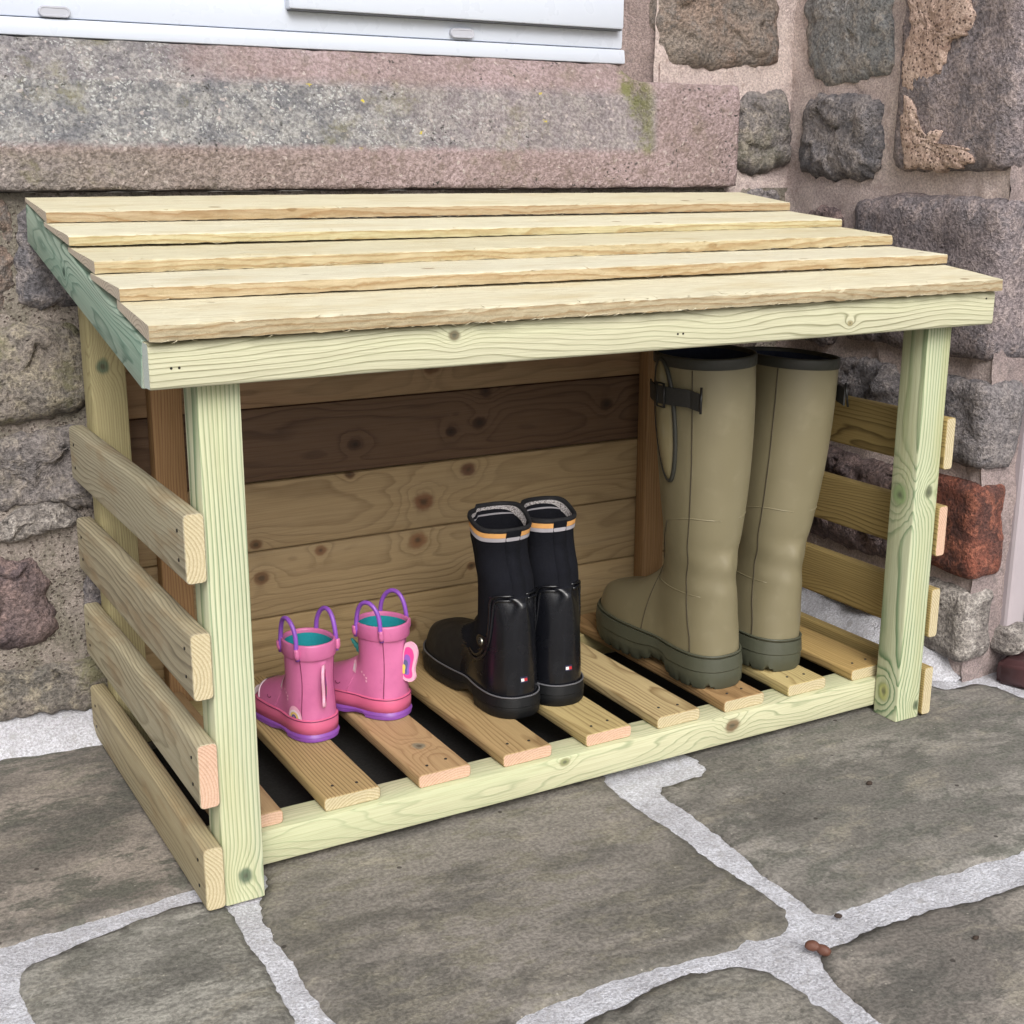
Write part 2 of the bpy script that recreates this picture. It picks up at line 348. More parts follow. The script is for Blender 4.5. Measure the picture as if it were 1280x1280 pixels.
slabs = [
 # (outline, colours)
 ([(-.62, .43), (-.131, .462), gp(112, 915), (.06, .43), (.06, .075), gp(262, 1106), gp(236, 1109), gp(150, 1138), gp(60, 1163), gp(0, 1180), (-.62, .13)], ((144, 136, 128), (108, 103, 97), (91, 91, 83)), 3.),
 ([gp(26, 1208), gp(100, 1175), gp(236, 1122), gp(282, 1128), gp(300, 1160), gp(340, 1222), gp(372, 1280), (-.03, -.5), (-.23, -.42), gp(45, 1280), gp(22, 1240)], ((151, 149, 142), (122, 120, 114), (107, 106, 99)), 9.),
 ([gp(318, 1132), (.06, .03), (.07, .42), (.5, .42), (.492, .06), gp(752, 975), gp(800, 1010), gp(880, 1066), gp(975, 1128), gp(987, 1152), gp(970, 1168), gp(900, 1186), gp(800, 1210), gp(700, 1246), gp(640, 1270), (.15, -.33), (.05, -.27), gp(420, 1278), gp(372, 1212)], ((132, 127, 121), (100, 97, 91), (120, 116, 104)), 15.),
 ([gp(818, 984), gp(872, 968), gp(880, 958), gp(862, 946), (.62, .14), (.64, .4), (1.02, .42), (1.06, .27), gp(1170, 862), gp(1232, 850), gp(1300, 880), (1.5, -.12), gp(1380, 1030), gp(1280, 1062), gp(1150, 1098), gp(1080, 1125), gp(1030, 1142), gp(990, 1118), gp(920, 1060), gp(860, 1014)], ((142, 138, 132), (113, 110, 105), (101, 101, 94)), 22.),
 ([gp(1026, 1190), gp(1060, 1172), gp(1140, 1142), gp(1280, 1105), gp(1400, 1068), (1.5, -.35), (1.0, -.75), (.5, -.62), gp(1112, 1285), gp(1060, 1238), gp(1032, 1212)], ((145, 139, 132), (113, 108, 103), (96, 94, 89)), 28.),
 ([gp(700, 1288), gp(790, 1247), gp(860, 1212), gp(920, 1203), gp(970, 1216), gp(1020, 1248), gp(1075, 1288), (.42, -.6), (.2, -.55)], ((142, 138, 131), (111, 109, 102), (100, 98, 92)), 34.),
 ([(-.66, .10), (-.25, .01), (-.262, -.1), (-.28, -.45), (-.66, -.45)], ((146, 143, 134), (111, 107, 101), (98, 95, 88)), 51.),
 ([(.0, -.53), (.14, -.36), (.18, -.6), (.4, -.65), (.4, -1.2), (-.2, -1.2), (-.2, -.5)], ((140, 135, 129), (108, 105, 99), (98, 96, 89)), 57.),
 ([(.45, -.66), (1.0, -.79), (1.5, -.4), (2.2, -.5), (2.2, -1.2), (.45, -1.2)], ((142, 138, 131), (106, 103, 98), (98, 98, 91)), 63.),
 ([(1.55, -.12), (2.2, -.1), (2.2, .3), (1.22, .02), (1.3, -.04)], ((138, 135, 130), (109, 106, 100), (101, 100, 94)), 69.),
 ([(-1.25, -.4), (-.71, -.4), (-.71, .12), (-.68, .43), (-1.25, .43)], ((142, 138, 131), (106, 103, 98), (98, 98, 91)), 75.),
]
for i, (poly, c, sd_) in enumerate(slabs):
    m = slab_mat('flagstone_%d' % i, *c, sd_)
    flag('flagstone', poly, m, pave, sd_, .012 if i < 6 else .03)

# ================================================================== HOUSE WALL (facing the camera)
M_WM = mortar_mat('wall_mortar', (158, 148, 140), (128, 122, 110), 4, (104, 98, 86), .45)
M_PINKM = mortar_mat('pink_mortar', (206, 190, 184), (190, 174, 170), 8, (164, 146, 140))
M_GREY = stone_mat('grey_sandstone', (128, 122, 120), (108, 104, 104), (146, 138, 130), moss=.25, seed=1)
M_GREYM = stone_mat('mossy_grey_sandstone', (134, 126, 118), (112, 108, 102), (152, 144, 128), moss=.7, seed=5)
M_DARK = stone_mat('dark_grey_stone', (124, 119, 120), (103, 101, 105), (144, 137, 135), seed=9)
M_BROWN = stone_mat('brown_stone', (132, 122, 114), (136, 119, 108), (116, 110, 106), seed=13)
M_BLUE = stone_mat('blue_grey_stone', (132, 131, 131), (118, 119, 120), (144, 138, 132), seed=17, bump=.6)
M_RED = stone_mat('dark_red_stone', (128, 74, 58), (90, 60, 54), (156, 98, 78), seed=21)
M_PLUM = stone_mat('plum_stone', (120, 104, 102), (94, 82, 84), (140, 120, 116), seed=25)
M_WHITE = stone_mat('whitened_stone', (152, 146, 140), (124, 118, 114), (180, 174, 168), seed=29)
M_PURPLE = stone_mat('purple_grey_stone', (142, 131, 132), (122, 116, 120), (160, 147, 145), seed=33, bump=1.)

hw = empty('house_wall', 'rough stone house wall under the window, behind the wooden boot shelter', 'wall', (0, WY, 0))
hw.location = (0, 0, 0)
XC = 1.10      # inner corner of the two walls
# mortar backing of the back wall
nx, ny = 170, 84
V = []
for x, z in GRID(-1.3, XC+.02, -.05, .676, nx, ny): V.append((x, WY+.005+.007*fbm((x, 0, z), 14, 4)+.003*fbm((x, 3, z), 60, 3), z))
mesh_obj('mortar', V, [f[::-1] for f in gfaces(nx, ny)][:], M_WM, hw)
to_wall = lambda a, b, h: (a, WY+.006-h, b)
def wp(px, py, dy=0.):
    p = bp(px, py, 1, WY-dy); return (p[0], p[2])
stones = [
 ([(-.19, .665), wp(0, 245), wp(16, 262), wp(17, 330), wp(12, 392), wp(0, 398), (-.2, .5)], M_BROWN, .008),
 ([wp(22, 275), wp(40, 255), (.14, .655), (.15, .54), wp(96, 378), wp(45, 389), wp(20, 380)], M_DARK, .018),
 ([(-.2, .495), wp(0, 405), wp(60, 400), wp(92, 405), (.05, .475), wp(118, 505), wp(62, 524), wp(0, 531), (-.2, .41)], M_GREYM, .022),
 ([(-.21, .39), wp(0, 546), wp(40, 538), wp(110, 530), (.06, .385), (.06, .29), wp(110, 640), wp(60, 628), wp(15, 640), wp(0, 646), (-.21, .33)], M_GREY, .016),
 ([(-.21, .31), wp(0, 655), wp(22, 634), wp(70, 625), wp(96, 636), wp(100, 655), wp(62, 664), wp(40, 675), wp(0, 684), (-.21, .29)], M_WHITE, .016),
 ([(-.2, .26), wp(0, 702), wp(46, 700), wp(62, 712), wp(63, 745), wp(74, 785), wp(60, 800), wp(0, 824), (-.2, .19)], M_PLUM, .02),
 ([(-.22, .165), wp(0, 842), wp(60, 830), wp(112, 826), (.05, .12), (.06, .05), wp(118, 890), wp(60, 893), wp(0, 906), (-.22, .05)], M_GREYM, .02),
 ([wp(104, 680), (.05, .26), (.05, .16), wp(118, 815), wp(108, 760)], M_DARK, .012),
 # right of the window
 ([wp(822, -60), wp(974, -60), wp(976, 20), wp(978, 60), wp(972, 80), wp(900, 86), wp(845, 82), wp(826, 60)], M_BROWN, .016),
 ([wp(920, 140), wp(938, 116), wp(960, 111), wp(985, 113), wp(990, 160), wp(989, 200), wp(975, 216), wp(935, 219), wp(918, 208)], M_GREY, .024),
 ([wp(932, 240), wp(950, 235), wp(972, 238), wp(980, 262), wp(935, 262)], M_DARK, .012),
]
# stones hidden behind the shelter and past the picture's left edge, in rough courses
rs = random.Random(3)
zc = [.05, .17, .29, .40, .52, .655]
for j in range(5):
    for (xa, xb, skip) in ((.085, XC-.02, 0), (-1.25, -.225, 1)):
        x = xa
        while x < xb-.05:
            wd = min(rs.uniform(.13, .24), xb-x); 
            if xb-x-wd < .07: wd = xb-x
            a, b, z0, z1 = x+.009, x+wd-.009, zc[j]+.008, zc[j+1]-.008
            if not (j == 4 and not skip and a < .17):
                q = lambda u: u+rs.uniform(-.007, .007)
                stones.append(([(q(a), q(z0)), (q(b), q(z0)), (q(b), q(z1)), (q((a+b)/2), q(z1)), (q(a), q(z1))], rs.choice([M_GREY, M_DARK, M_BROWN, M_PLUM, M_GREYM]), .014))
            x += wd
for i, (poly, m, bl) in enumerate(stones):
    vis = i < 11
    fix_normals(lump('stone', poly, to_wall, m, hw, n=110 if vis else 44, k=22 if vis else 6, bulge=bl*.8, rough=.008 if vis else .005, depth=.03, edge=.0035, seed=i*3.3+1, fs=15, pw=9))

# sill: extruded weathered profile with pitted surface
def sill_material():
    t = NT('weathered_pink_sill'); P = t.obj; X, Y, Z = t.sep(P)[:]
    n1 = t.noise(P, 6, 5, .6); n2 = t.noise(P, 40, 5, .7); n3 = t.noise(P, 210, 4, .7)
    pink = t.mix(t.rng(n1, .3, .7), lin((180, 160, 162)), lin((156, 138, 136)))
    pink = t.mix(t.rng(n3, .38, .62), t.mix(1, pink, (.6, .58, .56, 1), 'MULTIPLY'), pink); pink = t.mix(t.rng(n2, .52, .66, 0, .5), pink, lin((126, 112, 102)))
    grey = t.mix(t.rng(n2, .38, .62), lin((116, 116, 120)), lin((156, 154, 152)))
    grey = t.mix(t.rng(n3, .38, .62), t.mix(1, grey, (.58, .58, .59, 1), 'MULTIPLY'), t.mix(1, grey, (1.12, 1.12, 1.1, 1), 'MULTIPLY'))
    # lichen crust: on the weathering slope, fading towards the sheltered right end
    zj = t.math('ADD', Z, t.math('MULTIPLY', t.math('SUBTRACT', n2, .5), .018))
    slope = t.math('MULTIPLY', t.rng(zj, .724, .736), t.rng(zj, .822, .80))
    far = t.rng(t.math('ADD', X, t.math('MULTIPLY', t.math('SUBTRACT', n1, .5), .5)), .82, .30, .15, 1.)
    upper = t.math('MULTIPLY', t.rng(zj, .79, .81), t.rng(t.math('ADD', X, t.math('MULTIPLY', t.math('SUBTRACT', n1, .5), .6)), .32, .12, 0., .85))
    lower = t.math('MULTIPLY', t.rng(zj, .735, .70), t.rng(t.math('ADD', X, t.math('MULTIPLY', t.math('SUBTRACT', n1, .5), .8)), .25, .0, 0., .35))
    slope = t.math('MULTIPLY', slope, t.rng(X, .846, .83))
    greys = t.math('MAXIMUM', t.math('MULTIPLY', slope, t.math('MAXIMUM', far, .62)), t.math('MAXIMUM', upper, lower))
    lowb = t.math('MULTIPLY', t.rng(zj, .745, .715), t.rng(t.math('ADD', X, t.math('MULTIPLY', t.math('SUBTRACT', n1, .5), .9)), .55, .05, 0., .8))
    pink = t.mix(lowb, pink, t.mix(t.rng(n3, .38, .62), lin((98, 90, 82)), lin((150, 138, 128))))
    col = t.mix(greys, pink, grey)
    wn_ = t.n.new('ShaderNodeTexNoise'); t.put(wn_.inputs['Vector'], P); wn_.inputs['Scale'].default_value = 160; wn_.inputs['Detail'].default_value = 3
    PW_ = t.vm('ADD', P, t.vm('MULTIPLY', wn_.outputs['Color'], (.012, .012, .012)))
    v = t.vor(PW_, 190); vm_ = t.math('MULTIPLY', t.rng(v[0], .42, .26), t.rng(t.noise(P, 26, 4, .75), .42, .6))
    col = t.mix(t.math('MULTIPLY', vm_, t.math('MULTIPLY', t.math('MAXIMUM', slope, upper), t.math('MULTIPLY', far, .7))), col, lin((196, 197, 194)))
    vd = t.vor(PW_, 120); col = t.mix(t.math('MULTIPLY', t.rng(vd[0], .3, .14), t.rng(t.noise(P, 18, 4, .7), .45, .65)), col, lin((58, 56, 54)))
    vw = t.vor(t.vm('ADD', PW_, (4, 2, 9)), 70); col = t.mix(t.rng(vw[0], .2, .1, 0, .6), col, lin((196, 184, 178)))
    moss = t.rng(t.noise(P, 11, 6, .75), .54, .72); col = t.mix(t.math('MULTIPLY', moss, t.math('ADD', .25, t.math('MULTIPLY', far, .45))), col, lin((122, 118, 84)))
    ye = t.vor(t.vm('ADD', PW_, (1.1, 3, 2)), 24); col = t.mix(t.math('MULTIPLY', t.rng(ye[0], .10, .07), t.math('MULTIPLY', slope, t.rng(t.noise(P, 5, 2), .5, .6))), col, lin((196, 180, 70)))
    # algae at the sheltered right end of the slope
    e1 = t.math('ADD', X, t.math('MULTIPLY', t.math('SUBTRACT', n2, .5), .05))
    alg = t.math('MULTIPLY', t.math('MULTIPLY', t.rng(e1, .80, .82), t.rng(e1, .838, .826)), t.rng(zj, .715, .735))
    col = t.mix(t.math('MULTIPLY', alg, t.rng(n2, .35, .6, .2, .85)), col, lin((112, 114, 66)))
    h = t.math('ADD', t.math('MULTIPLY', n2, .8), t.math('ADD', n3, t.math('MULTIPLY', v[0], .6)))
    return t.out(col, .92, t.bump(h, .8, .005))
M_SILL = sill_material()
YW = .545     # window plane
def sill_profile(x):
    e = smoothstep(.812, .832, x)     # stooling at the right end: slope rises to the full block
    a = [(.486, .600), (.4795, .679), (.479, .700), (.4795, .727), (.482, .7315), (.492, .752), (.503, .775), (.514, .800), (.5165, .806), (.522, .81), (.532, .828), (YW+.002, .8520), (YW+.05, .857)]
    b = [(.486, .600), (.4795, .679), (.479, .700), (.479, .727), (.479, .74), (.479, .76), (.479, .78), (.480, .805), (.482, .818), (.487, .824), (.50, .826), (YW-.01, .828), (YW+.05, .830)]
    return [(p[0]*(1-e)+q[0]*e, p[1]*(1-e)+q[1]*e) for p, q in zip(a, b)]
V = []; F = []
xs = list(np.arange(-1.3, .79, .008))+list(np.arange(.79, .993, .004)); sub = 4
for x in xs:
    pr = sill_profile(x)[1:]
    pts = []
    for i in range(len(pr)-1):
        for j in range(sub): t_ = j/sub; pts.append((pr[i][0]*(1-t_)+pr[i+1][0]*t_, pr[i][1]*(1-t_)+pr[i+1][1]*t_))
    pts.append(pr[-1])
    pts = [(.53, .675)]+pts
    m_ = len(pts)
    for (y, z) in pts: V.append((x, y-.0022*fbm((x, y, z), 45, 4)-.0012*fbm((x, y, z), 130, 2), z+.0018*fbm((x*1.2, y, z+4), 26, 3)))
for i in range(len(xs)-1):
    for j in range(m_-1): F.append((i*m_+j, (i+1)*m_+j, (i+1)*m_+j+1, i*m_+j+1))
F.append(tuple((len(xs)-1)*m_+j for j in range(m_)))
fix_normals(mesh_obj('sill', V, F, M_SILL, hw))
# mortar above and right of the sill block
nx, ny = 60, 120
V = [(x, WY+.006+.003*fbm((x, 0, z), 20, 4)+.0035*fbm((x, 3, z), 55, 3), z) for x, z in GRID(.845, XC+.02, .6, 1.9, nx, ny)]
mesh_obj('pointing', V, [f[::-1] for f in gfaces(nx, ny)], M_PINKM, hw)
# rendered reveal beside the window
V = []; F = []; rn = 8
for i in range(121):
    z = .822+i*.009
    for j in range(rn+1):
        t_ = j/rn; x = .803+.052*t_; y = .56-.062*t_**1.6
        V.append((x+.002*fbm((x, y, z), 25, 3), y+.002*fbm((x+3, y, z), 30, 3), z))
for i in range(120):
    for j in range(rn): a = i*(rn+1)+j; F.append((a, a+1, a+rn+2, a+rn+1))
fix_normals(mesh_obj('reveal', V, F, mortar_mat('reveal_render', (164, 146, 142), (146, 130, 126), 11), hw))
# upper wall, out of the picture
for (xa, xb) in ((-1.3, -.95),):
    pass
nx, ny = 30, 40
V = [(x, WY+.012+.004*fbm((x, 0, z), 20, 3), z) for x, z in GRID(-1.3, -.62, .8, 1.9, nx, ny)]
mesh_obj('pointing', V, [f[::-1] for f in gfaces(nx, ny)], M_WM, hw)

# ---------------------------------------------------------------- return wall (faces the shelter's right end)
sw = empty('side_wall', 'dark stone return wall with pink pointing beyond the right end of the boot shelter', 'wall')
YQ = .055     # front corner of the return wall
nx, ny = 50, 190
V = [(XC+.006+.005*fbm((1, y, z), 14, 4)*float(smoothstep(YQ, YQ+.05, y))+.0035*fbm((4, y, z), 55, 3), y, z) for y, z in GRID(YQ+.009, WY+.03, -.03, 1.9, nx, ny)]
mesh_obj('mortar', V, gfaces(nx, ny), M_PINKM, sw)
nx, ny = 14, 190
V = [(x, YQ+.008+.004*fbm((x, 1, z), 14, 4)*float(smoothstep(XC, XC+.04, x))+.0035*fbm((x, 4, z), 55, 3), z) for x, z in GRID(XC+.003, 1.26, -.03, 1.9, nx, ny)]
mesh_obj('mortar', V, gfaces(nx, ny), mortar_mat('grey_pink_mortar', (168, 152, 148), (148, 134, 132), 15), sw)
def rp(px, py):
    p = bp(px, py, 0, XC); return (p[1], p[2])
to_ret = lambda a, b, h: (XC+.004-h, a, b)
rstones = [
 ([rp(1006, -60), rp(1112, -60), rp(1113, 40), rp(1114, 94), rp(1085, 97), rp(1040, 107), rp(1012, 95), rp(1005, 40)], M_BLUE, .010, .005),
 ([rp(1002, 122), rp(1040, 116), rp(1098, 117), rp(1102, 150), rp(1097, 222), rp(1050, 227), rp(1002, 221), rp(996, 195)], M_DARK, .018, .010),
 ([rp(1005, 262), rp(1030, 256), rp(1050, 262), rp(1050, 330), rp(1005, 330)], M_PLUM, .012, .008),
 ([rp(1048, 446), rp(1085, 447), rp(1124, 458), rp(1120, 545), rp(1080, 535), rp(1040, 528), rp(980, 480), rp(985, 432)], M_DARK, .016, .01),
 ([rp(960, 520), rp(1030, 556), rp(1100, 578), rp(1160, 592), rp(1160, 712), rp(1100, 698), rp(1020, 668), rp(950, 640)], M_PLUM, .02, .016),
 ([rp(950, 660), rp(1030, 695), rp(1100, 716), rp(1150, 735), rp(1145, 790), rp(1080, 765), rp(1000, 730), rp(950, 706)], M_WHITE, .014, .012),
 ([rp(995, 338), rp(1040, 340), rp(1050, 400), rp(1040, 434), rp(985, 420)], M_PURPLE, .016, .01),
]
for i, (poly, m, bl, ro) in enumerate(rstones):
    fix_normals(lump('stone', poly, to_ret, m, sw, n=110, k=22, bulge=bl*.8, rough=ro*.8, depth=.03, edge=.0035, seed=i*2.7+60, fs=15, pw=9))
def quoin(name, y1, z0, z1, mat, x1, seed, rough=.009, y0=YQ, dx=0., r=.02):
    """corner stone: both its left face and its front face show"""
    bm = bmesh.new(); bmesh.ops.create_cube(bm, size=1)
    X0, X1 = XC-.012+dx, x1
    for v in bm.verts: v.co = (X0+(v.co.x+.5)*(X1-X0), y0+(v.co.y+.5)*(y1-y0), z0+(v.co.z+.5)*(z1-z0))
    bmesh.ops.bevel(bm, geom=list(bm.edges), offset=r, segments=2, affect='EDGES', profile=.5)
    for _ in range(4):
        es = [e for e in bm.edges if e.calc_length() > .009]
        if es: bmesh.ops.subdivide_edges(bm, edges=es, cuts=1, use_grid_fill=True)
    bmesh.ops.triangulate(bm, faces=bm.faces); bmesh.ops.remove_doubles(bm, verts=bm.verts, dist=1e-5); bmesh.ops.holes_fill(bm, edges=bm.edges, sides=0); bm.normal_update()
    mv = {}
    for v in bm.verts:
        p = v.co+Vector((seed, seed*.3, 0)); dd, pp = noise.voronoi((p+noise.noise_vector(p*18)*.012)*20); gv = noise.noise_vector(pp[0]*3.7)
        mv[v] = v.normal*(min(rough, .0085)*(.6*fbm(p, 15, 5)+.5*abs(fbm(p+Vector((7, 1, 2)), 30, 3))+.6*gv.dot((p*20)-pp[0])+.3*gv.z)+.006*fbm(p, 5, 2))
    for v, d in mv.items(): v.co += d
    return bm_obj(name, bm, mat, sw, True)
def qz(px, py): return float(bp(px, py, 0, XC)[2])
ya = lambda px, py: float(bp(px, py, 0, XC)[0+1])
quoin('stone', ya(1124, 110), qz(1250, 216), 1.02, M_PURPLE, 1.22, 3, .008)
quoin('stone', ya(1062, 330), qz(1250, 456), qz(1250, 250), M_PURPLE, 1.22, 8, .012)
quoin('stone', ya(1150, 520), qz(1235, 590), qz(1240, 480), M_DARK, 1.165, 13, .010, y0=YQ-.002)
quoin('stone', ya(1158, 650), qz(1212, 722), qz(1220, 606), M_RED, 1.155, 18, .005, r=.012)
quoin('stone', ya(1150, 780), .03, qz(1218, 742), M_WHITE, 1.15, 23, .009, r=.014)
quoin('stone', .3, 1.04, 1.3, M_BLUE, 1.2, 28, .009)
# old mortar smeared across the big corner stone
V = []; 
sm = [[rp(1140, -30), rp(1200, -40), rp(1222, 0), rp(1220, 44), rp(1194, 50), rp(1188, 90), rp(1168, 108), rp(1150, 124), rp(1134, 118), rp(1134, 80), rp(1142, 60), rp(1144, 22)],
      [rp(1134, 116), rp(1150, 122), rp(1152, 150), rp(1160, 165), rp(1186, 158), rp(1180, 184), rp(1212, 182), rp(1230, 195), rp(1226, 210), rp(1190, 212), rp(1160, 214), rp(1140, 206), rp(1130, 180)]]
M_SMEAR = mortar_mat('mortar_smear', (200, 176, 162), (182, 156, 142), 19, (140, 114, 102), .8)
to_sm = lambda a, b, h: (XC-.013-.0-h, a, b)
for i, q in enumerate(sm): fix_normals(lump('mortar_smear', q, to_sm, M_SMEAR, sw, n=120, k=16, bulge=.004, rough=.0022, depth=.02, edge=.006, seed=90+i, fs=75, pw=9, rnd=2))
# fillet of pale mortar along the foot of both walls
def fillet(name, p0, p1, nrm, wd, hh, seed, parent, taper=False):
    p0 = Vector(p0); p1 = Vector(p1); nrm = Vector(nrm); L = (p1-p0).length; nx = int(L/.006); V = []; F = []
    for i in range(nx+1):
        c = p0.lerp(p1, i/nx)
        for j in range(11):
            t_ = j/10; ww = wd*(1+.35*fbm(c+Vector((seed, 0, 0)), 7, 3)); q = c+nrm*ww*t_
            ww *= 1 if not taper else float(smoothstep(1.0, .9, i/nx))*.8+.2; q = c+nrm*ww*t_; hs_ = hh*(1 if not taper else float(smoothstep(1.0, .85, i/nx)))
            z = hs_*(1-t_)**1.4*(1+.3*fbm(c, 9, 2))+.0012+.003*fbm(q, 50, 3)*(1-t_)-.004*t_**6
            V.append((q.x, q.y, z))
    for i in range(nx):
        for j in range(10): a = i*11+j; F.append((a, a+1, a+12, a+11))
    return fix_normals(mesh_obj(name, V, F, M_GM, parent))
fillet('base_fillet', (-1.3, WY+.01, 0), (XC+.01, WY+.01, 0), (0, -1, 0), .05, .045, 2, hw)
fillet('base_fillet', (XC+.012, WY, 0), (XC+.012, YQ+.01, 0), (-1, 0, 0), .085, .05, 7, sw, True)
# doorway beside the return wall
dr = empty('doorway', 'pale rendered door surround with dark red tiled step past the stone corner', 'doorway', (1.2, .05, 0)); dr.location = (0, 0, 0)
bm = bmesh.new(); box(bm, 1.172, 1.24, YQ-.004, .14, .06, 1.9, .006); bm_obj('frame', bm, plain('lilac_render', (178, 168, 172), .85, .5, 60), dr)
bm = bmesh.new(); box(bm, 1.205, 1.9, YQ-.012, YQ-.0045, .075, .16, .002); bm_obj('door_board', bm, plain('teal_paint', (136, 168, 166), .45), dr)
bm = bmesh.new()
r_ = bmesh.ops.create_cube(bm, size=1)
a0, a1 = Vector((1.142, .036, 0)), Vector((1.205, -.16, 0))
ax = (a1-a0); 
for v in bm.verts:
    c = a0+ax*(v.co.x+.5)+Vector((.06, .02, 0))*(v.co.y+.5); v.co = (c.x, c.y, -.01+(v.co.z+.5)*.045)
bmesh.ops.bevel(bm, geom=list(bm.edges), offset=.008, segments=3, affect='EDGES')
bmesh.ops.subdivide_edges(bm, edges=[e for e in bm.edges if e.calc_length() > .02], cuts=5, use_grid_fill=True)
for v in bm.verts: v.co += Vector((fbm(v.co, 30, 3), fbm(v.co+Vector((2, 1, 0)), 30, 3), fbm(v.co+Vector((0, 7, 0)), 30, 3)))*.003
bm_obj('step_tile', bm, plain('dark_red_tile', (84, 56, 58), .42, .6, 60), dr, True)
fix_normals(lump('rubble', [(1.155, .03), (1.20, .035), (1.212, .06), (1.2, .078), (1.165, .075)], lambda a, b, h: (a, YQ-.012-h, b), M_WHITE, dr, n=60, k=10, bulge=.018, rough=.008, depth=.03, seed=44))

# ================================================================== WINDOW
M_PVC = plain('white_upvc', (200, 207, 220), .3, 0, 30, .006)
M_SEAL = plain('grey_seal', (70, 72, 76), .6)
wd = empty('window', 'white plastic window frame with two small drain covers above the stone sill', 'window', (0, YW, .84)); wd.location = (0, 0, 0)
def wz(px, py, y=YW): return bp(px, py, 1, y)
zb = .5*(wz(788, 80)[2]+wz(0, 51)[2]); xr = float(wz(788, 60)[0]); zb += .0035
z1_ = float(.5*(wz(788, 60)[2]+wz(0, 25)[2]))+.002
def wbox(name, x0, x1, y0, y1, z0, z1, mat, parent, bev=.002):
    bm = bmesh.new(); box(bm, x0, x1, y0, y1, z0, z1, bev); o = bm_obj(name, bm, mat, parent, True); o.data.set_sharp_from_angle(angle=math.radians(30)); return o
XL = -.6
wbox('cill', XL, xr, YW, YW+.06, zb, z1_-.0012, M_PVC, wd)
fr = wbox('frame', XL, xr-.0005, YW+.003, YW+.065, z1_, z1_+.052, M_PVC, wd)
wbox('frame', xr-.048, xr-.0008, YW+.0032, YW+.0648, z1_+.0525, 1.75, M_PVC, wd)
wbox('seal', XL+.002, xr-.003, YW+.006, YW+.05, z1_-.0018, z1_+.0006, M_SEAL, wd, 0)
# opening sash, standing proud of the frame
xs0 = float(wz(357, 12)[0]); zs0 = float(wz(360, 12)[2]); 
for (n_, a, b, c, d) in (('rail', xs0, xr-.016, zs0, zs0+.058), ('stile', xs0, xs0+.058, zs0+.0585, 1.7), ('stile', xr-.074, xr-.016, zs0+.0585, 1.7)):
    pass
sash = wbox('sash', xs0, xr-.0205, YW-.013, YW+.03, zs0, zs0+.058, M_PVC, wd, .004)
wbox('stile', xs0+.0002, xs0+.058, YW-.0128, YW+.0298, zs0+.0583, 1.7, M_PVC, sash, .004)
wbox('stile', xr-.0785, xr-.0207, YW-.0128, YW+.0298, zs0+.0583, 1.7, M_PVC, sash, .004)
wbox('seal', xs0+.003, xr-.023, YW-.010, YW+.02, zs0-.0015, zs0+.0008, M_SEAL, sash, 0)
M_GLASS = plain('glass', (40, 46, 50), .05)
wbox('pane', xs0+.057, xr-.077, YW+.006, YW+.012, zs0+.057, 1.7, M_GLASS, sash, 0)
xm = float(wz(345, 10)[0])
wbox('mullion', xm-.03, xm+.002, YW+.0028, YW+.0646, z1_+.0525, 1.75, M_PVC, wd)
wbox('bead', XL+.04, xm-.0305, YW+.010, YW+.05, z1_+.0522, z1_+.066, M_PVC, wd, .004)
wbox('pane', XL+.04, xm-.0305, YW+.03, YW+.036, z1_+.0665, 1.75, M_GLASS, wd, 0)
wbox('frame', XL, XL+.0395, YW+.0032, YW+.0648, z1_+.0525, 1.75, M_PVC, wd)
M_CAP = plain('grey_white_plastic', (176, 178, 188), .4, 0, 30, .05)
for (px, py) in ((67, 15), (576, 42)):
    c = wz(px, py, YW+.003)
    V = []; F = []; nn = 32
    for (k, yy) in ((1., YW+.004), (1., YW-.0022), (.9, YW-.0034), (.62, YW-.0034), (.55, YW-.0028)):
        for a in range(nn):
            t_ = 2*math.pi*a/nn; r_ = .0064*k; hx = .0118
            V.append((c[0]+math.copysign(hx, math.cos(t_))+math.cos(t_)*r_, yy, c[2]+math.sin(t_)*r_))
    for q in range(4):
        for a in range(nn): F.append((q*nn+a, q*nn+(a+1) % nn, (q+1)*nn+(a+1) % nn, (q+1)*nn+a))
    F.append(tuple(4*nn+a for a in range(nn)))
    fix_normals(mesh_obj('drain_cover', V, F, M_CAP, wd)).data.set_sharp_from_angle(angle=math.radians(40))

# ================================================================== BOOT SHELTER
sh = empty('boot_shelter', 'low wooden boot shelter with sloping plank roof and slatted floor on the paving', 'boot shelter')
L = .95; PW = .0415
GREEN_L, GREEN_D = (206, 204, 160), (120, 140, 96)
E_PALE = wood('end_grain_pale', (204, 192, 158), (160, 140, 100), rings=330, pith=(.01, .04), cont=.85, wob=.006, sharp=.4)
E_PINK = wood('end_grain_pink', (216, 182, 158), (184, 140, 112), rings=330, pith=(.02, .045), cont=.7, wob=.006, sharp=.4)
KG = (70, 92, 72); KB = (110, 78, 50)
# posts: local X up, local Y along world X, local Z = -world Y -> ex=(0,0,1), ey=(1,0,0): ez = ex x ey = (0,1,0)
m = wood('front_post_wood', (203, 206, 174), (72, 114, 76), rings=225, pith=(.30, .05), cont=1., wob=.005, tint=(192, 190, 138), tint_amt=.4, knots=[(.028, .001, -.021, .008, KG)], seed=3, sharp=.5)
timber('post', (PW/2, PW/2, 0), (0, 0, 1), (1, 0, 0), .545, PW, PW, m, E_PALE, sh, .003)
m = wood('right_post_wood', (196, 201, 168), (78, 118, 78), rings=215, pith=(.33, .07), cont=1., wob=.007, tint=(180, 180, 132), tint_amt=.5, knots=[(.31, .004, -.021, .008, (90, 96, 70)), (.018, .014, -.021, .006, (80, 96, 70)), (.305, -.021, .004, .014, (140, 164, 112)), (.035, -.021, .004, .012, (176, 176, 112))], seed=8, sharp=.5)
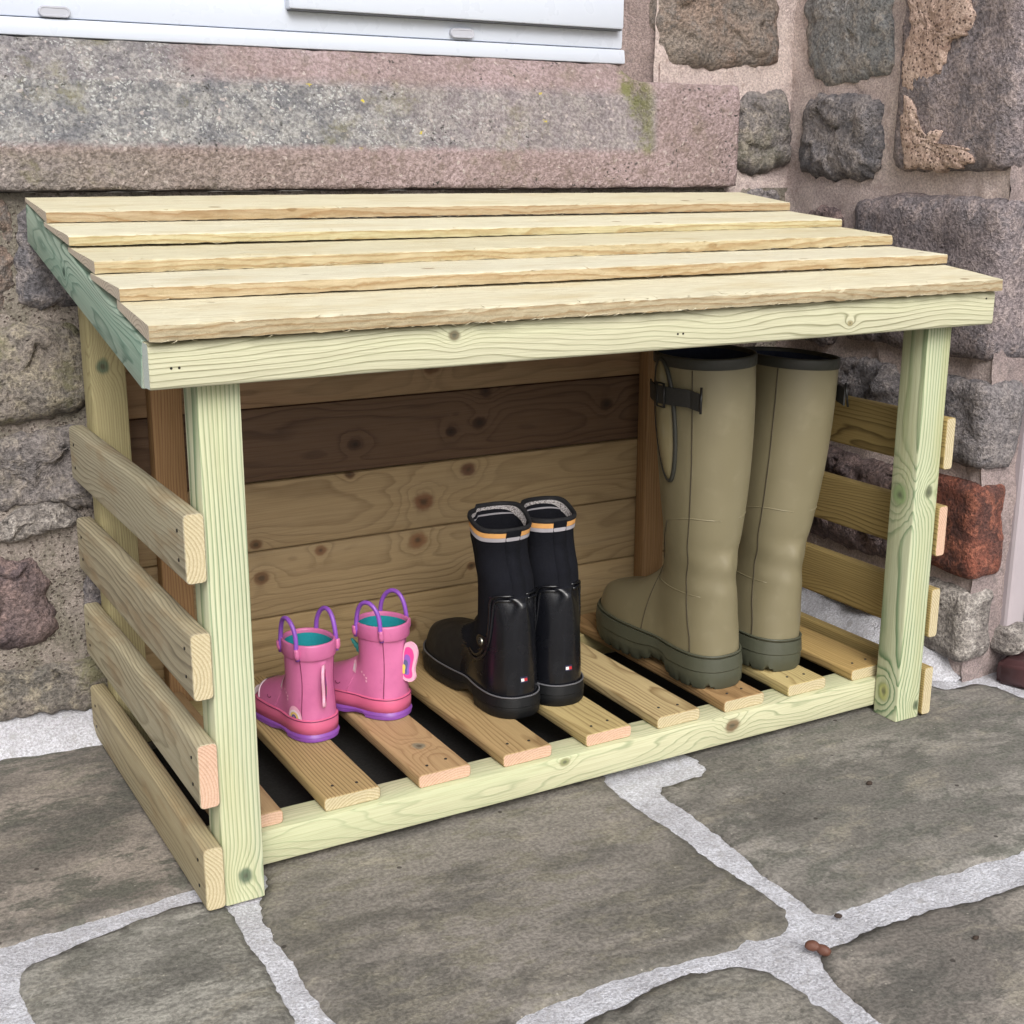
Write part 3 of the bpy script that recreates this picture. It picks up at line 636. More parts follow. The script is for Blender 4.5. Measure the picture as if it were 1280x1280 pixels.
timber('post', (L-PW/2, PW/2, 0), (0, 0, 1), (1, 0, 0), .545, PW, PW, m, E_PALE, sh, .003)
m = wood('rear_post_wood', (176, 166, 124), (140, 128, 88), rings=330, pith=(.2, .06), cont=.8, knots=[(.480, -.006, -.021, .0085, KG)], seed=12)
YR = .42
timber('post', (PW/2-.001, YR+PW/2, 0), (0, 0, 1), (1, 0, 0), .622, PW, PW, m, E_PALE, sh, .003)
timber('post', (L-PW/2, YR+PW/2, 0), (0, 0, 1), (1, 0, 0), .622, PW, PW, wood('rear_post_wood_b', (170, 156, 112), (132, 116, 78), rings=330, pith=(.05, .06), seed=14), E_PALE, sh, .003)
# side slats
SH, ST = .0665, .0195
zbs = [.3375, .2230, .1120, .0030]
M_SCREW = plain('dark_screw', (50, 48, 46), .45, Metallic=.7)
def screw(parent, x, y, z, r=.0019):
    bm = bmesh.new(); bmesh.ops.create_cone(bm, segments=10, radius1=r, radius2=r*.7, depth=.0012, cap_ends=True)
    return bm_obj('screw', bm, M_SCREW, parent, False, Matrix.Translation((x, y, z)))
scol = [((174, 166, 142), (116, 108, 86)), ((170, 160, 134), (110, 101, 80)), ((176, 167, 140), (120, 111, 86)), ((170, 157, 124), (110, 98, 72))]
for i, z in enumerate(zbs):
    m = wood('side_slat_wood_%d' % i, *scol[i], rings=300, pith=(.05-.02*i, .07), cont=1., wob=.014, sharp=.45, tint=(178, 170, 142), tint_amt=.35, stain=(146, 120, 84), seed=20+i)
    # left: length along +Y, width up, thickness outward -X :  ex=(0,1,0), ey=(0,0,1), ez=(1,0,0)
    o = timber('side_slat', (-ST/2-.0006, -.005, z+SH/2), (0, 1, 0), (0, 0, 1), .478, SH, ST, m, [E_PALE, E_PALE, E_PINK, E_PALE][i], sh, .0045, 3)
    for sy in (.02, .455):
        for sz in (-.014, .014):
            s_ = screw(o, sy, sz, -ST/2-.0002)
    m = wood('right_slat_wood_%d' % i, (172, 150, 96), (104, 86, 50), rings=330, pith=(.03+.02*i, .07), cont=1., wob=.014, seed=30+i)
    timber('side_slat', (L+.016/2+.0006, -.004, z+SH/2), (0, 1, 0), (0, 0, 1), .470, SH, .016, m, [E_PALE, E_PINK, E_PALE, E_PALE][i], sh, .004, 3)
# floor frame
BZ0, BZ1 = .009, .0465
YB = .0425
m = wood('front_beam_wood', (200, 199, 165), (132, 144, 108), rings=220, pith=(.03, .04), cont=.8, wob=.03, sharp=.7, tint=(184, 194, 152), tint_amt=.5, knots=[(.668, .004, .0215, .010, (104, 74, 46)), (.42, .012, .0215, .006, (128, 132, 88))], seed=41)
timber('floor_beam', (.0005, YB+.0215, (BZ0+BZ1)/2), (1, 0, 0), (0, 0, 1), L-.001, BZ1-BZ0, .043, m, E_PALE, sh, .002).matrix_local = frame((.0005, YB+.0215, (BZ0+BZ1)/2), (1, 0, 0), (0, 0, 1))
m2 = wood('rear_beam_wood', (178, 164, 116), (136, 120, 80), rings=260, seed=43)
timber('floor_beam', (.0425, YR-.022, (BZ0+BZ1)/2), (1, 0, 0), (0, 0, 1), L-.085, BZ1-BZ0, .04, m2, E_PALE, sh, .002)
bm = bmesh.new(); box(bm, .002, L-.002, YB+.0435, YR-.0425, .006, .009); bm_obj('black_sheet', bm, plain('matte_black', (26, 25, 24), .8, .4, 300), sh)  # black sheet added under the slats so the floor gaps show black
# floor slats
FT, FW = .0155, .0645
fx = [.0165, .1267, .2371, .3434, .4550, .5579, .6602, .7644, .8742]
fcol = [((178, 150, 112), (140, 110, 76)), ((176, 152, 106), (116, 92, 58)), ((178, 148, 108), (150, 118, 82)), ((174, 148, 104), (138, 110, 72)), ((186, 166, 116), (146, 124, 78)),
        ((188, 168, 124), (136, 112, 74)), ((164, 132, 90), (128, 98, 62)), ((192, 174, 122), (150, 128, 80)), ((178, 150, 96), (126, 100, 58))]
ends = [E_PINK, E_PALE, E_PINK, E_PINK, E_PINK, E_PALE, E_PALE, E_PALE, E_PALE]
for i, x in enumerate(fx):
    kn = [(.07, -.002, .0078, .008, (120, 118, 100))] if i == 2 else ([(.21, .012, .0078, .006, KB)] if i in (4, 7) else [])
    m = wood('floor_slat_wood_%d' % i, *fcol[i], rings=(300, 250, 330, 330, 300, 280, 330, 300, 300)[i], pith=((.02, .07), (.14, .05), (.01, .06), (.03, .05), (-.03, .06), (.01, .04), (.0, .05), (-.02, .04), (.06, .06))[i], cont=1., wob=.012 if i != 1 else .006, knots=kn, seed=50+i)
    # ex=+Y, ey=-X, ez=+Z
    o = timber('floor_slat', (x+FW/2, .051, BZ1+FT/2+.0003), (0, 1, 0), (-1, 0, 0), .365, FW, FT, m, ends[i], sh, .0042, 3)
    for sy in (-.013, .013): screw(o, .022+.003*math.sin(i*3+sy*400), sy, FT/2+.0002, .0021)
# back boards
bz = [.030, .123, .2165, .309, .4065, .502, .592]
bcol = [((175, 150, 108), (130, 108, 73)), ((179, 155, 116), (134, 112, 80)), ((186, 161, 121), (141, 117, 82)), ((116, 91, 70), (76, 56, 44)), ((168, 137, 105), (115, 91, 66)), ((154, 124, 93), (107, 82, 59))]
kns = [[(.42, .0, .0078, .011, KB), (.56, -.01, .0078, .009, KB)], [(.29, .036, .0078, .008, (124, 84, 54)), (.435, .030, .0078, .013, (132, 90, 58)), (.205, .010, .0078, .010, KB), (.52, -.02, .0078, .007, KB)], [(.515, .030, .0078, .011, (104, 66, 50)), (.445, -.008, .0078, .014, (126, 82, 56)), (.335, .044, .0078, .007, (92, 62, 40)), (.20, -.036, .0078, .008, KB)],
       [(.345, -.012, .0078, .009, (62, 42, 30)), (.49, -.008, .0078, .008, (60, 40, 30)), (.535, .0, .0078, .010, (62, 42, 30)), (.545, .044, .0078, .010, (64, 44, 32)), (.75, .008, .0078, .010, (66, 46, 34))], [(.46, -.012, .0078, .011, (112, 80, 54)), (.53, .008, .0078, .009, KB)], []]
for i in range(6):
    h = bz[i+1]-bz[i]-.0014
    m = wood('back_board_wood_%d' % i, *bcol[i], rings=150, pith=(.012*(i-3), .05), cont=.75, wob=.022, tint=(186, 164, 128) if i != 3 else (106, 84, 66), tint_amt=.4, knots=kns[i], seed=70+i)
    timber('back_board', (.003, .4715+(.0025 if i == 3 else 0), bz[i]+h/2), (1, 0, 0), (0, 0, 1), L-.006, h, .0155, m, E_PALE, sh, .003, 2)
for x in (.072, .808):
    timber('batten', (x+.019, .451, .02), (0, 0, 1), (1, 0, 0), .585, .039, .0235, wood('batten_wood_%d' % int(x*100), (168, 132, 90), (124, 90, 58), rings=300, pith=(.1, .05), seed=90+x), E_PALE, sh, .0025)
# roof frame
RX0, RX1 = -.0466, .990
slope = math.atan2(.6668-.5613, .473+.0264); cs_, sn_ = math.cos(slope), math.sin(slope)
FH = .0405
m = wood('fascia_wood', (202, 200, 171), (124, 122, 90), rings=230, pith=(.045, .03), cont=.95, wob=.016, sharp=.66, tint=(200, 204, 166), tint_amt=.4, knots=[(.292, .010, .0098, .006, (96, 84, 60)), (.80, -.006, .0098, .004, (150, 138, 96))], seed=101)
fa = timber('fascia', (RX0, -.0165, .5420), (1, 0, 0), (0, 0, 1), RX1-RX0, FH, .0195, m, wood('fascia_end', (196, 206, 200), (176, 188, 180), cont=.4, seed=4), sh, .0035, 3)
for (x, dz) in ((.019, -.002), (.026, -.002), (.556, -.004), (.563, -.004), (1.021, .012)):
    screw(fa, x, dz, .0097, .0015)
m = wood('rafter_wood', (164, 182, 166), (84, 112, 98), rings=230, pith=(.01, .045), cont=1., wob=.03, tint=(126, 164, 146), tint_amt=.5, knots=[(.30, -.003, -.010, .006, (52, 84, 70))], seed=111)
RLEN = .49
for x in (RX0+.0095, RX1-.0095):
    z0 = .5613+.0195*math.tan(slope)-.0015; y0 = -.0064
    org = Vector((x, y0, z0))-Vector((0, -sn_, cs_))*.0235
    timber('rafter', org, (0, cs_, sn_), (0, -sn_, cs_), RLEN, .045, .019, m, wood('rafter_end_%d' % int(x*100), (190, 200, 186), (160, 172, 150), cont=.4, seed=5), sh, .002)
bm = None
timber('roof_bearer', (.0005, YR-.0225, .598), (1, 0, 0), (0, 0, 1), L-.001, .04, .019, m2, E_PALE, sh, .002)
# roof boards: rough-sawn, tapered, each lapping over the one below
Ry = [.3559, .2484, .1511, .0548, -.0346]; Rz = [.6475, .6284, .6085, .5907, .5640]; Rt = [.0112, .0095, .0118, .0116, .0135]
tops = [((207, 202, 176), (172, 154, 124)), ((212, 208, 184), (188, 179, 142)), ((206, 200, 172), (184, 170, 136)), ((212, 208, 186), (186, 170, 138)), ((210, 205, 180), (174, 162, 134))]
raft = lambda y: .5613+math.tan(slope)*(y+.0264)
rxo = [-.0475, -.048, -.0465, -.0475, -.047]
for i in range(5):
    y0 = Ry[i]; y1 = Ry[i-1]+.014 if i else .4700
    zt0 = Rz[i]+Rt[i]; 
    zt1 = (Rz[i-1]-.0006+.0 if i else .6712)
    zb0 = Rz[i]; zb1 = max(raft(y1)+.0008, zt1-.0075) if i else raft(y1)+.0008
    if i: # keep rear top under the next board's underside
        zt1 = min(zt1, Rz[i-1]-.0006)+.0; 
        zb1 = raft(y1)+.0008
        if zt1-zb1 < .003: zb1 = zt1-.004
    nseg = 190; x0 = rxo[i]; x1 = .9905+.001*math.sin(i*2.2); Ls = x1-x0
    ang = math.atan2(zt1-zt0, y1-y0); V = []; F = []
    prof = [(y0, zb0), (y0-.0004, zb0+.3*(zt0-zb0)), (y0-.0004, zb0+.65*(zt0-zb0)), (y0, zt0-.0006), (y0+.0010, zt0), (y0+.02, zt0+.02*math.tan(ang)), (y0+.04, zt0+.04*math.tan(ang)), (y0+.06, zt0+.06*math.tan(ang)), (y1-.02, zt1-.02*math.tan(ang)), (y1, zt1), (y1, zb1)]
    npf = len(prof); c0 = (y0+y1)/2, (zb0+zt1)/2
    for k in range(nseg+1):
        x = Ls*k/nseg
        for j, (y, z) in enumerate(prof):
            amp = .0011 if j in (0, 1, 2, 3) else .0004
            if i in (2, 4): amp *= 1.5 if j < 4 else 1
            q = Vector((x*1., y, z))
            V.append((x, y-c0[0]+amp*fbm(q+Vector((i*3, 0, 0)), 90, 3), z-c0[1]+amp*.7*fbm(q+Vector((i*5, 9, 0)), 60, 3)+.0009*math.sin(x*4+i*2)*(1 if j > 2 else .5)))
    for k in range(nseg):
        for j in range(npf):
            a = k*npf+j; b = k*npf+(j+1) % npf; F.append((a, b, b+npf, a+npf))
    F.append(tuple(range(npf))); F.append(tuple(nseg*npf+j for j in range(npf-1, -1, -1)))
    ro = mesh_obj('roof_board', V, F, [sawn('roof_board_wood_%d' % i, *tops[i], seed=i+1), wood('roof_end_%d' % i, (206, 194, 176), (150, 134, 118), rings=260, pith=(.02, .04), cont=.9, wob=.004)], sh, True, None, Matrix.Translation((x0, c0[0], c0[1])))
    fix_normals(ro)
    for p in ro.data.polygons[-2:]: p.material_index = 1; p.use_smooth = False
    ro.data.set_sharp_from_angle(angle=math.radians(40))
    # torn fibres along the sawn edges
    rr = random.Random(i); SV = []; SF = []
    for _ in range((60, 20, 110, 30, 130)[i]):
        x = rr.uniform(0.01, Ls-.01) if i != 4 else rr.choice([rr.uniform(.01, Ls-.01), rr.uniform(.3, Ls*.62)]); ln = rr.uniform(.003, .011); a = rr.uniform(-.5, .5)
        top_ = rr.random() < .25
        by, bz_ = (y0-c0[0]-.0002, (zt0 if top_ else zb0)-c0[1]+rr.uniform(0, .0012))
        d = Vector((math.cos(a)*rr.choice((-1, 1)), -rr.uniform(.05, .35), rr.uniform(-.5, .15) if not top_ else rr.uniform(0, .5))).normalized()
        p = Vector((x, by, bz_)); w_ = rr.uniform(.0002, .0005); b0 = len(SV)
        SV += [p+Vector((0, 0, w_)), p-Vector((0, 0, w_)), p+Vector((w_, -w_, 0)), p+d*ln]
        SF += [(b0, b0+1, b0+3), (b0+1, b0+2, b0+3), (b0+2, b0, b0+3)]
    so_ = mesh_obj('splinters', SV, SF, bpy.data.materials['roof_board_wood_%d' % i], ro, False); so_['kind'] = 'stuff'

# ================================================================== BOOTS
def spl(pts):
    """monotone-ish cubic through (t,v) points"""
    t = np.array([p[0] for p in pts], float); v = np.array([p[1] for p in pts], float)
    h = np.diff(t); dl = np.diff(v)/h; m = np.zeros_like(v); m[0] = dl[0]; m[-1] = dl[-1]
    for i in range(1, len(t)-1): m[i] = 0 if dl[i-1]*dl[i] <= 0 else 2*dl[i-1]*dl[i]/(dl[i-1]+dl[i])
    def f(x):
        x = np.clip(np.asarray(x, float), t[0], t[-1]); i = np.clip(np.searchsorted(t, x, 'right')-1, 0, len(t)-2)
        s = (x-t[i])/h[i]; s2 = s*s; s3 = s2*s
        return (2*s3-3*s2+1)*v[i]+(s3-2*s2+s)*h[i]*m[i]+(-2*s3+3*s2)*v[i+1]+(s3-s2)*h[i]*m[i+1]
    return f
class Shape:
    """boot body: x = bow(y) +- half(y, z); heel at y=0, toe towards +y, z up"""
    def __init__(s, back, front, wid, ztop, plan, bow, z0, z1, length, n=3.0, k=.010):
        s.back = spl(back); s.front = spl(front); s.wid = spl(wid); s.ztop = spl(ztop); s.plan = spl(plan); s.bowf = spl(bow); s.z0 = z0; s.z1 = z1; s.len = length; s.n = n; s.k = k
    def half(s, y, z):
        yb, yf = s.back(z), s.front(z); c = (yb+yf)/2; a = (yf-yb)/2
        u = np.clip(1-np.abs((y-c)/a)**2.2, 0, None); sh_ = s.wid(z)*u**(1/2.2)
        W = s.plan(y)*np.where((y < 0.) | (y > s.len), 0, 1); q = np.clip((z-s.z0*.0)/s.ztop(y), 0, None)
        ft = W*np.clip(1-q**s.n, 0, None)**(1/s.n)
        d = np.clip(1-np.abs(sh_-ft)/s.k, 0, 1)*s.k*.25*np.where((sh_ > 0) & (ft > 0), 1, 0)
        return np.maximum(sh_, ft)+d*np.clip(1-np.abs(sh_-ft)/s.k, 0, 1)
    def surf(s, y, z, side, off=0.):
        h = float(s.half(np.array(y), np.array(z))); e = .0008
        hy = (float(s.half(np.array(y+e), np.array(z)))-float(s.half(np.array(y-e), np.array(z))))/(2*e)
        hz = (float(s.half(np.array(y), np.array(z+e)))-float(s.half(np.array(y), np.array(z-e))))/(2*e)
        n = Vector((1, -hy, -hz)).normalized()
        p = Vector((h, y, z))+n*off
        return Vector((float(s.bowf(y))+side*p.x, p.y, p.z))
    def ring(s, z, n=36, off=0.):
        yy = np.linspace(-.06, s.len+.02, 1400); hh = s.half(yy, np.full_like(yy, z)); ok = np.where(hh > 1e-5)[0]
        yb, yf = yy[ok[0]], yy[ok[-1]]
        t = .5-.5*np.cos(np.linspace(0, math.pi, n)); y = yb+(yf-yb)*t; h = s.half(y, np.full_like(y, z)); h[0] = h[-1] = 0
        bx = s.bowf(y); R = [(bx[i]+h[i], y[i], z) for i in range(n)]+[(bx[i]-h[i], y[i], z) for i in range(n-2, 0, -1)]
        if off:
            c = np.mean(np.array(R), 0); R2 = []
            A = np.array(R)[:, :2]; tg = np.roll(A, -1, 0)-np.roll(A, 1, 0); nn = np.c_[tg[:, 1], -tg[:, 0]]; nn /= np.linalg.norm(nn, axis=1)[:, None]+1e-9
            sg = np.sign(np.sum(nn*(A-c[:2]))) or 1
            return [(r[0]+sg*q[0]*off, r[1]+sg*q[1]*off, r[2]) for r, q in zip(R, nn)]
        return R
    def body(s, name, zs, mats, parent, deform=None, pick=None, smooth=4, n=36):
        V = []; F = []; R = 2*n-2
        for z in zs: V += s.ring(z, n)
        for i in range(len(zs)-1):
            for j in range(R): F.append((i*R+j, i*R+(j+1) % R, (i+1)*R+(j+1) % R, (i+1)*R+j))
        A = np.array(V).reshape(len(zs), R, 3)
        for _ in range(smooth):     # relax the lofted grid
            B = A.copy(); B[1:-1] = .5*A[1:-1]+.125*(A[:-2]+A[2:])+.125*(np.roll(A, 1, 1)[1:-1]+np.roll(A, -1, 1)[1:-1]); A = B
        mi = None
        if pick:
            C = A.reshape(-1, 3); mi = [pick(*C[list(f)].mean(0)) for f in F]
        V = A.reshape(-1, 3)
        if deform: V = [deform(*v) for v in V]
        return fix_normals(mesh_obj(name, V, F, mats, parent, True, mi)), A
def shell(name, rings, mat, parent, deform=None, cap=False, close=False):
    n = len(rings[0]); V = [v for r in rings for v in r]; F = []
    for i in range(len(rings)-1):
        for j in range(n): F.append((i*n+j, i*n+(j+1) % n, (i+1)*n+(j+1) % n, (i+1)*n+j))
    if close:
        for j in range(n): F.append(((len(rings)-1)*n+j, (len(rings)-1)*n+(j+1) % n, (j+1) % n, j))
    if cap: F.append(tuple((len(rings)-1)*n+j for j in range(n)))
    if deform: V = [deform(*v) for v in V]
    return fix_normals(mesh_obj(name, V, F, mat, parent))
def offset_ring(A, off):
    A = np.array(A)[:, :3]; tg = np.roll(A, -1, 0)-np.roll(A, 1, 0); nn = np.c_[tg[:, 1], -tg[:, 0]]; nn /= np.linalg.norm(nn, axis=1)[:, None]+1e-9
    c = A.mean(0)[:2]; sg = np.sign(np.sum(nn*(A[:, :2]-c))); B = A.copy(); B[:, :2] += sg*nn*off; return B
def rim_and_lining(top, dz, thick, deep, rim_mat, lin_mat, parent, deform=None, rim_h=.012, out=.0014, rim_name='rim', lining_name='lining'):
    """collar band round the opening, plus the inside of the shaft"""
    T = np.array(top); 
    def at(o, z):
        B = offset_ring(T, o); B[:, 2] = T[:, 2]+z; return [tuple(v) for v in B]
    shell(rim_name, [at(out*.3, -rim_h-.0012), at(out, -rim_h), at(out, -.001), at(out*.4, .0012), at(-thick*.6, .0012), at(-thick, -.001), at(-thick, -.006)], rim_mat, parent, deform)
    c = T.mean(0)
    rings = []
    for i in range(9):
        t = i/8; B = offset_ring(T, -thick-.0003); B[:, 2] = T[:, 2]-.004-deep*t; B[:, :2] = c[:2]+(B[:, :2]-c[:2])*(1-.16*t); rings.append([tuple(v) for v in B])
    shell(lining_name, rings, lin_mat, parent, deform, cap=True)
def outsole(name, shp, mat, parent, z_heel, arch, tread=0., grow=.003, gap=(.30, .40), z_top=None, n=90, toe_spring=.0, deform=None, lugs=0):
    """sole: outline of the body's foot grown outwards, with a heel block and a raised waist"""
    z_top = z_top or shp.z0+.004; rg = np.array(shp.ring(shp.z0+.004, n)); T = offset_ring(rg, grow)
    def zb(y):
        u = y/shp.len; a = float(smoothstep(gap[0]-.004, gap[0]+.012, u)*(1-smoothstep(gap[1], gap[1]+.16, u)))
        return arch*a+toe_spring*float(smoothstep(.78, 1., u))
    rings = []
    for (o, f) in ((-.006, 1.), (-.001, 1.), (.0, .85), (.0012, .6), (.0, .56), (.0006, .45), (0., .10), (-.002, 0.), (-.012, 0.), (-.02, 0.)):
        B = offset_ring(T, o); 
        for v in B:
            b = zb(v[1]); v[2] = b+(z_top-b)*f
            if lugs and f < .5:
                ph = math.sin(v[1]*lugs*2*math.pi/shp.len)
                if ph > .75 and f < .12: v[2] += .005
        rings.append([tuple(v) for v in B])
    o = shell(name, rings, mat, parent, deform, cap=True); o.data.set_sharp_from_angle(angle=math.radians(38)); return o

# ---------------------------------------------------------------- tall olive wellingtons
M_OL = NT('olive_rubber'); t = M_OL
n1 = t.noise(t.obj, 7, 3); n2 = t.noise(t.obj, 45, 3); n3 = t.noise(t.obj, 500, 2)
c = t.mix(t.rng(n1, .35, .65), lin((126, 118, 92)), lin((118, 110, 85))); c = t.mix(t.rng(n2, .5, .75, 0, .3), c, lin((138, 130, 104)))
M_OL = t.out(c, t.rng(n2, .3, .7, .40, .52), t.bump(n3, .06, .0006))
M_OLS = plain('dark_olive_sole', (72, 74, 60), .5, .25, 150)
M_OLR = plain('dark_rim_rubber', (52, 52, 46), .5)
M_NAVY = plain('navy_lining', (32, 40, 62), .9, .4, 300)
M_STRAP = plain('strap_webbing', (44, 44, 42), .6, .5, 300)
M_STEEL = plain('dull_buckle', (60, 60, 60), .35, Metallic=.8)
M_SEAM = plain('dark_seam', (64, 56, 42), .7)  # even dark brown for the thin seam lines
M_GUS = plain('glossy_gusset', (120, 110, 82), .12)
OL = Shape(back=[(.0, .004), (.03, .0), (.06, .001), (.09, .007), (.125, .010), (.17, .005), (.23, -.005), (.30, -.012), (.36, -.014), (.42, -.013)],
           front=[(.0, .11), (.06, .115), (.10, .120), (.14, .115), (.18, .112), (.25, .118), (.33, .124), (.42, .126)],
           wid=[(.0, .034), (.05, .036), (.10, .036), (.14, .038), (.2, .045), (.28, .0515), (.35, .0545), (.42, .055)],
           ztop=[(-.02, .17), (.05, .165), (.09, .15), (.115, .137), (.14, .118), (.17, .101), (.20, .089), (.235, .080), (.257, .071), (.272, .058), (.28, .05)],
           plan=[(-.001, .0), (.0, .004), (.004, .016), (.012, .026), (.03, .0345), (.06, .037), (.10, .038), (.14, .043), (.185, .048), (.215, .047), (.245, .039), (.264, .027), (.273, .015), (.277, .007), (.279, .001)],
           bow=[(-.05, 0), (.1, 0), (.3, 0)], z0=.018, z1=.414, length=.2785, k=.014)
def olive(label, loc, rz, side, tilt=(0, 0)):
    r = empty('wellington_boot', label, 'boot', loc, rz, 'tall olive wellington boots', tilt=tilt)
    zs = list(np.linspace(.016, .062, 14))+list(np.linspace(.065, .14, 46))+list(np.linspace(.145, .413, 54))
    def df(x, y, z):   # slack rubber: shallow ripples round the ankle
        k = math.exp(-((z-.15)/.035)**2); return (x, y+.0014*k*math.sin(z*150+x*20), z)
    b, A = OL.body('upper', zs, [M_OL], r, df, smooth=5, n=40)
    rim_and_lining(A[-1], 0, .0028, .16, M_OLR, M_NAVY, r, rim_h=.011, out=.0012)
    outsole('sole', OL, M_OLS, r, .03, .013, grow=.0035, gap=(.27, .36), z_top=.040, toe_spring=.004, lugs=13)
    # foxing ridge above the sole
    ring = [tuple(v) for v in offset_ring(np.array(OL.ring(.043, 40)), .0014)]
    tube('welt', ring, .0016, M_OLS, r, 6, True)
    # seam down the back quarter and the ankle reinforcement lines, both sides
    for sd2 in (-1, 1):
        zz = np.linspace(.042, .400, 50)
        tube('seam', [df(*OL.surf(.012+.03*(1-math.exp(-((z-.0)/.2)))*0+float(OL.back(z))+.018, z, sd2, .0002)) for z in zz], .0007, M_SEAM, r, 5)
        pth = [OL.surf(.135-.02*math.sin(t_*1.4)-.045*t_**2+.0*t_, .042+.165*t_, sd2, .0003) for t_ in np.linspace(0, 1, 30)]
        tube('seam', pth, .0006, M_SEAM, r, 5)
        pth = [OL.surf(.07-.075*t_, .207-.0*t_+.012*math.sin(t_*2.2), sd2, -.0007) for t_ in np.linspace(0, .95, 16)]
        tube('ankle_ridge', pth, .0011, M_OL, r, 6)
        tube('ankle_ridge', [OL.surf(y, .118+.01*(y-.02), sd2, -.0008) for y in np.linspace(.02, .11, 18)], .0012, M_OL, r, 6)
    # gusset (long teardrop) with strap and buckle on the outer side
    yc, zt, zb_ = .062, .408, .262
    def edge(u):   # closed teardrop, u in 0..1
        a = 2*math.pi*u; s_ = .5-.5*math.cos(a); z = zb_+(zt-zb_)*s_; wv = .024*(1-.25*s_)*math.sin(a)*(.75+.5*s_)
        return OL.surf(yc+.012*(s_-.5)+wv, z, side, .0014)
    E = [edge(u) for u in np.linspace(0, 1, 56, endpoint=False)]
    tube('gusset_piping', E, .0030, M_OLR, r, 6, True)
    V = []; F = []
    for j, k in enumerate(np.linspace(0, 1, 9)):
        for i in range(28):
            p = E[i]; q = E[-i-1] if i else E[0]; m_ = p.lerp(q, k); m_ = m_+Vector((side*(.0115*math.sin(math.pi*k)*math.sin(math.pi*i/28)), 0, 0)); V.append(m_)
    for j in range(8):
        for i in range(27): F.append((j*28+i, j*28+i+1, (j+1)*28+i+1, (j+1)*28+i))
    fix_normals(mesh_obj('gusset', V, F, M_GUS, r))
    V = []; F = []; ys = np.linspace(.104, .004, 26)
    for i, y in enumerate(ys):
        lift = .0035+.005*math.exp(-((y-.062)/.02)**2)+(.006 if i > 22 else 0)*((i-22)/3)
        for (dz, ex_) in ((-.0105, 0), (.0105, 0), (.0105, .0022), (-.0105, .0022)):
            V.append(OL.surf(y, .368+dz-(.02-y if y < .02 else 0)*.2, side, lift+ex_))
    for i in range(len(ys)-1):
        for j in range(4): F.append((i*4+j, i*4+(j+1) % 4, (i+1)*4+(j+1) % 4, (i+1)*4+j))
    F.append((0, 1, 2, 3)); F.append(tuple((len(ys)-1)*4+j for j in (3, 2, 1, 0)))
    st = fix_normals(mesh_obj('strap', V, F, M_STRAP, r, False))
    a, b_ = [[OL.surf(y, .368+dz, side, .0105) for dz in (-.014, .014)] for y in (.064, .050)]
    tube('buckle', [a[0], a[1], b_[1], b_[0]], .0018, M_STEEL, r, 6, True)
    e = [OL.surf(.004, .368+dz, side, .013) for dz in (-.013, .013)]
    tube('strap_tip', [e[0]+Vector((side*.002, -.002, -.002)), e[1]+Vector((side*-.002, .002, .002))], .0016, M_STEEL, st, 6)
    return r
FZ = BZ1+FT+.0006
oA = olive('tall olive wellington with side strap and buckle facing the black boots', (.692, .086, FZ), math.radians(-1.5), -1, (0, math.radians(-2)))
oA.scale = (1, 1, 1.03)
oB = olive('tall olive wellington standing beside the right slatted end of the shelter', (.796, .094, FZ), math.radians(-4), 1, (0, math.radians(3)))

# ---------------------------------------------------------------- black ankle boots
M_BR = plain('black_rubber', (18, 19, 24), .24, .05, 40, .2)
M_BM = plain('dull_black_rubber', (32, 31, 31), .55, .1, 80, .2, Specular_IOR_Level=.3)
M_BN = plain('black_neoprene', (17, 18, 25), .9, .4, 600, .2, Specular_IOR_Level=.2)
M_BS = plain('black_sole', (17, 18, 20), .5, .2, 200, Specular_IOR_Level=.3)
M_OR = plain('orange_stripe', (214, 158, 92), .8, .4, 500)
M_GS = plain('grey_stripe', (168, 164, 170), .8, .4, 500)
M_WELT = plain('grey_welt_line', (92, 92, 96), .5)
t = NT('speckled_label_band'); v_ = t.vor(t.obj, 700); M_LB = t.out(t.ramp(v_[0], [(.2, lin((214, 206, 200))), (.5, lin((176, 172, 176))), (.7, lin((120, 112, 108)))]), .8)
BK = Shape(back=[(.0, .002), (.03, .0), (.06, .0035), (.09, .0070), (.13, .0095), (.165, .014), (.20, .032), (.24, .034)],
           front=[(.0, .095), (.06, .098), (.09, .090), (.13, .083), (.17, .080), (.20, .083), (.24, .100)],
           wid=[(.0, .028), (.04, .031), (.08, .031), (.12, .032), (.16, .033), (.2, .029), (.24, .032)],
           ztop=[(-.02, .15), (.05, .135), (.08, .112), (.09, .104), (.11, .092), (.135, .080), (.165, .073), (.195, .067), (.218, .058), (.233, .047), (.243, .04)],
           plan=[(-.001, .0), (.0, .004), (.004, .014), (.012, .023), (.03, .030), (.06, .031), (.09, .031), (.12, .036), (.16, .0405), (.19, .039), (.213, .032), (.229, .022), (.237, .012), (.241, .005), (.2425, .001)],
           bow=[(-.05, 0), (.1, 0), (.26, .0)], z0=.020, z1=.235, length=.2420, k=.012)
def ribbon(name, rings, mat, parent, df): return shell(name, rings, mat, parent, df)
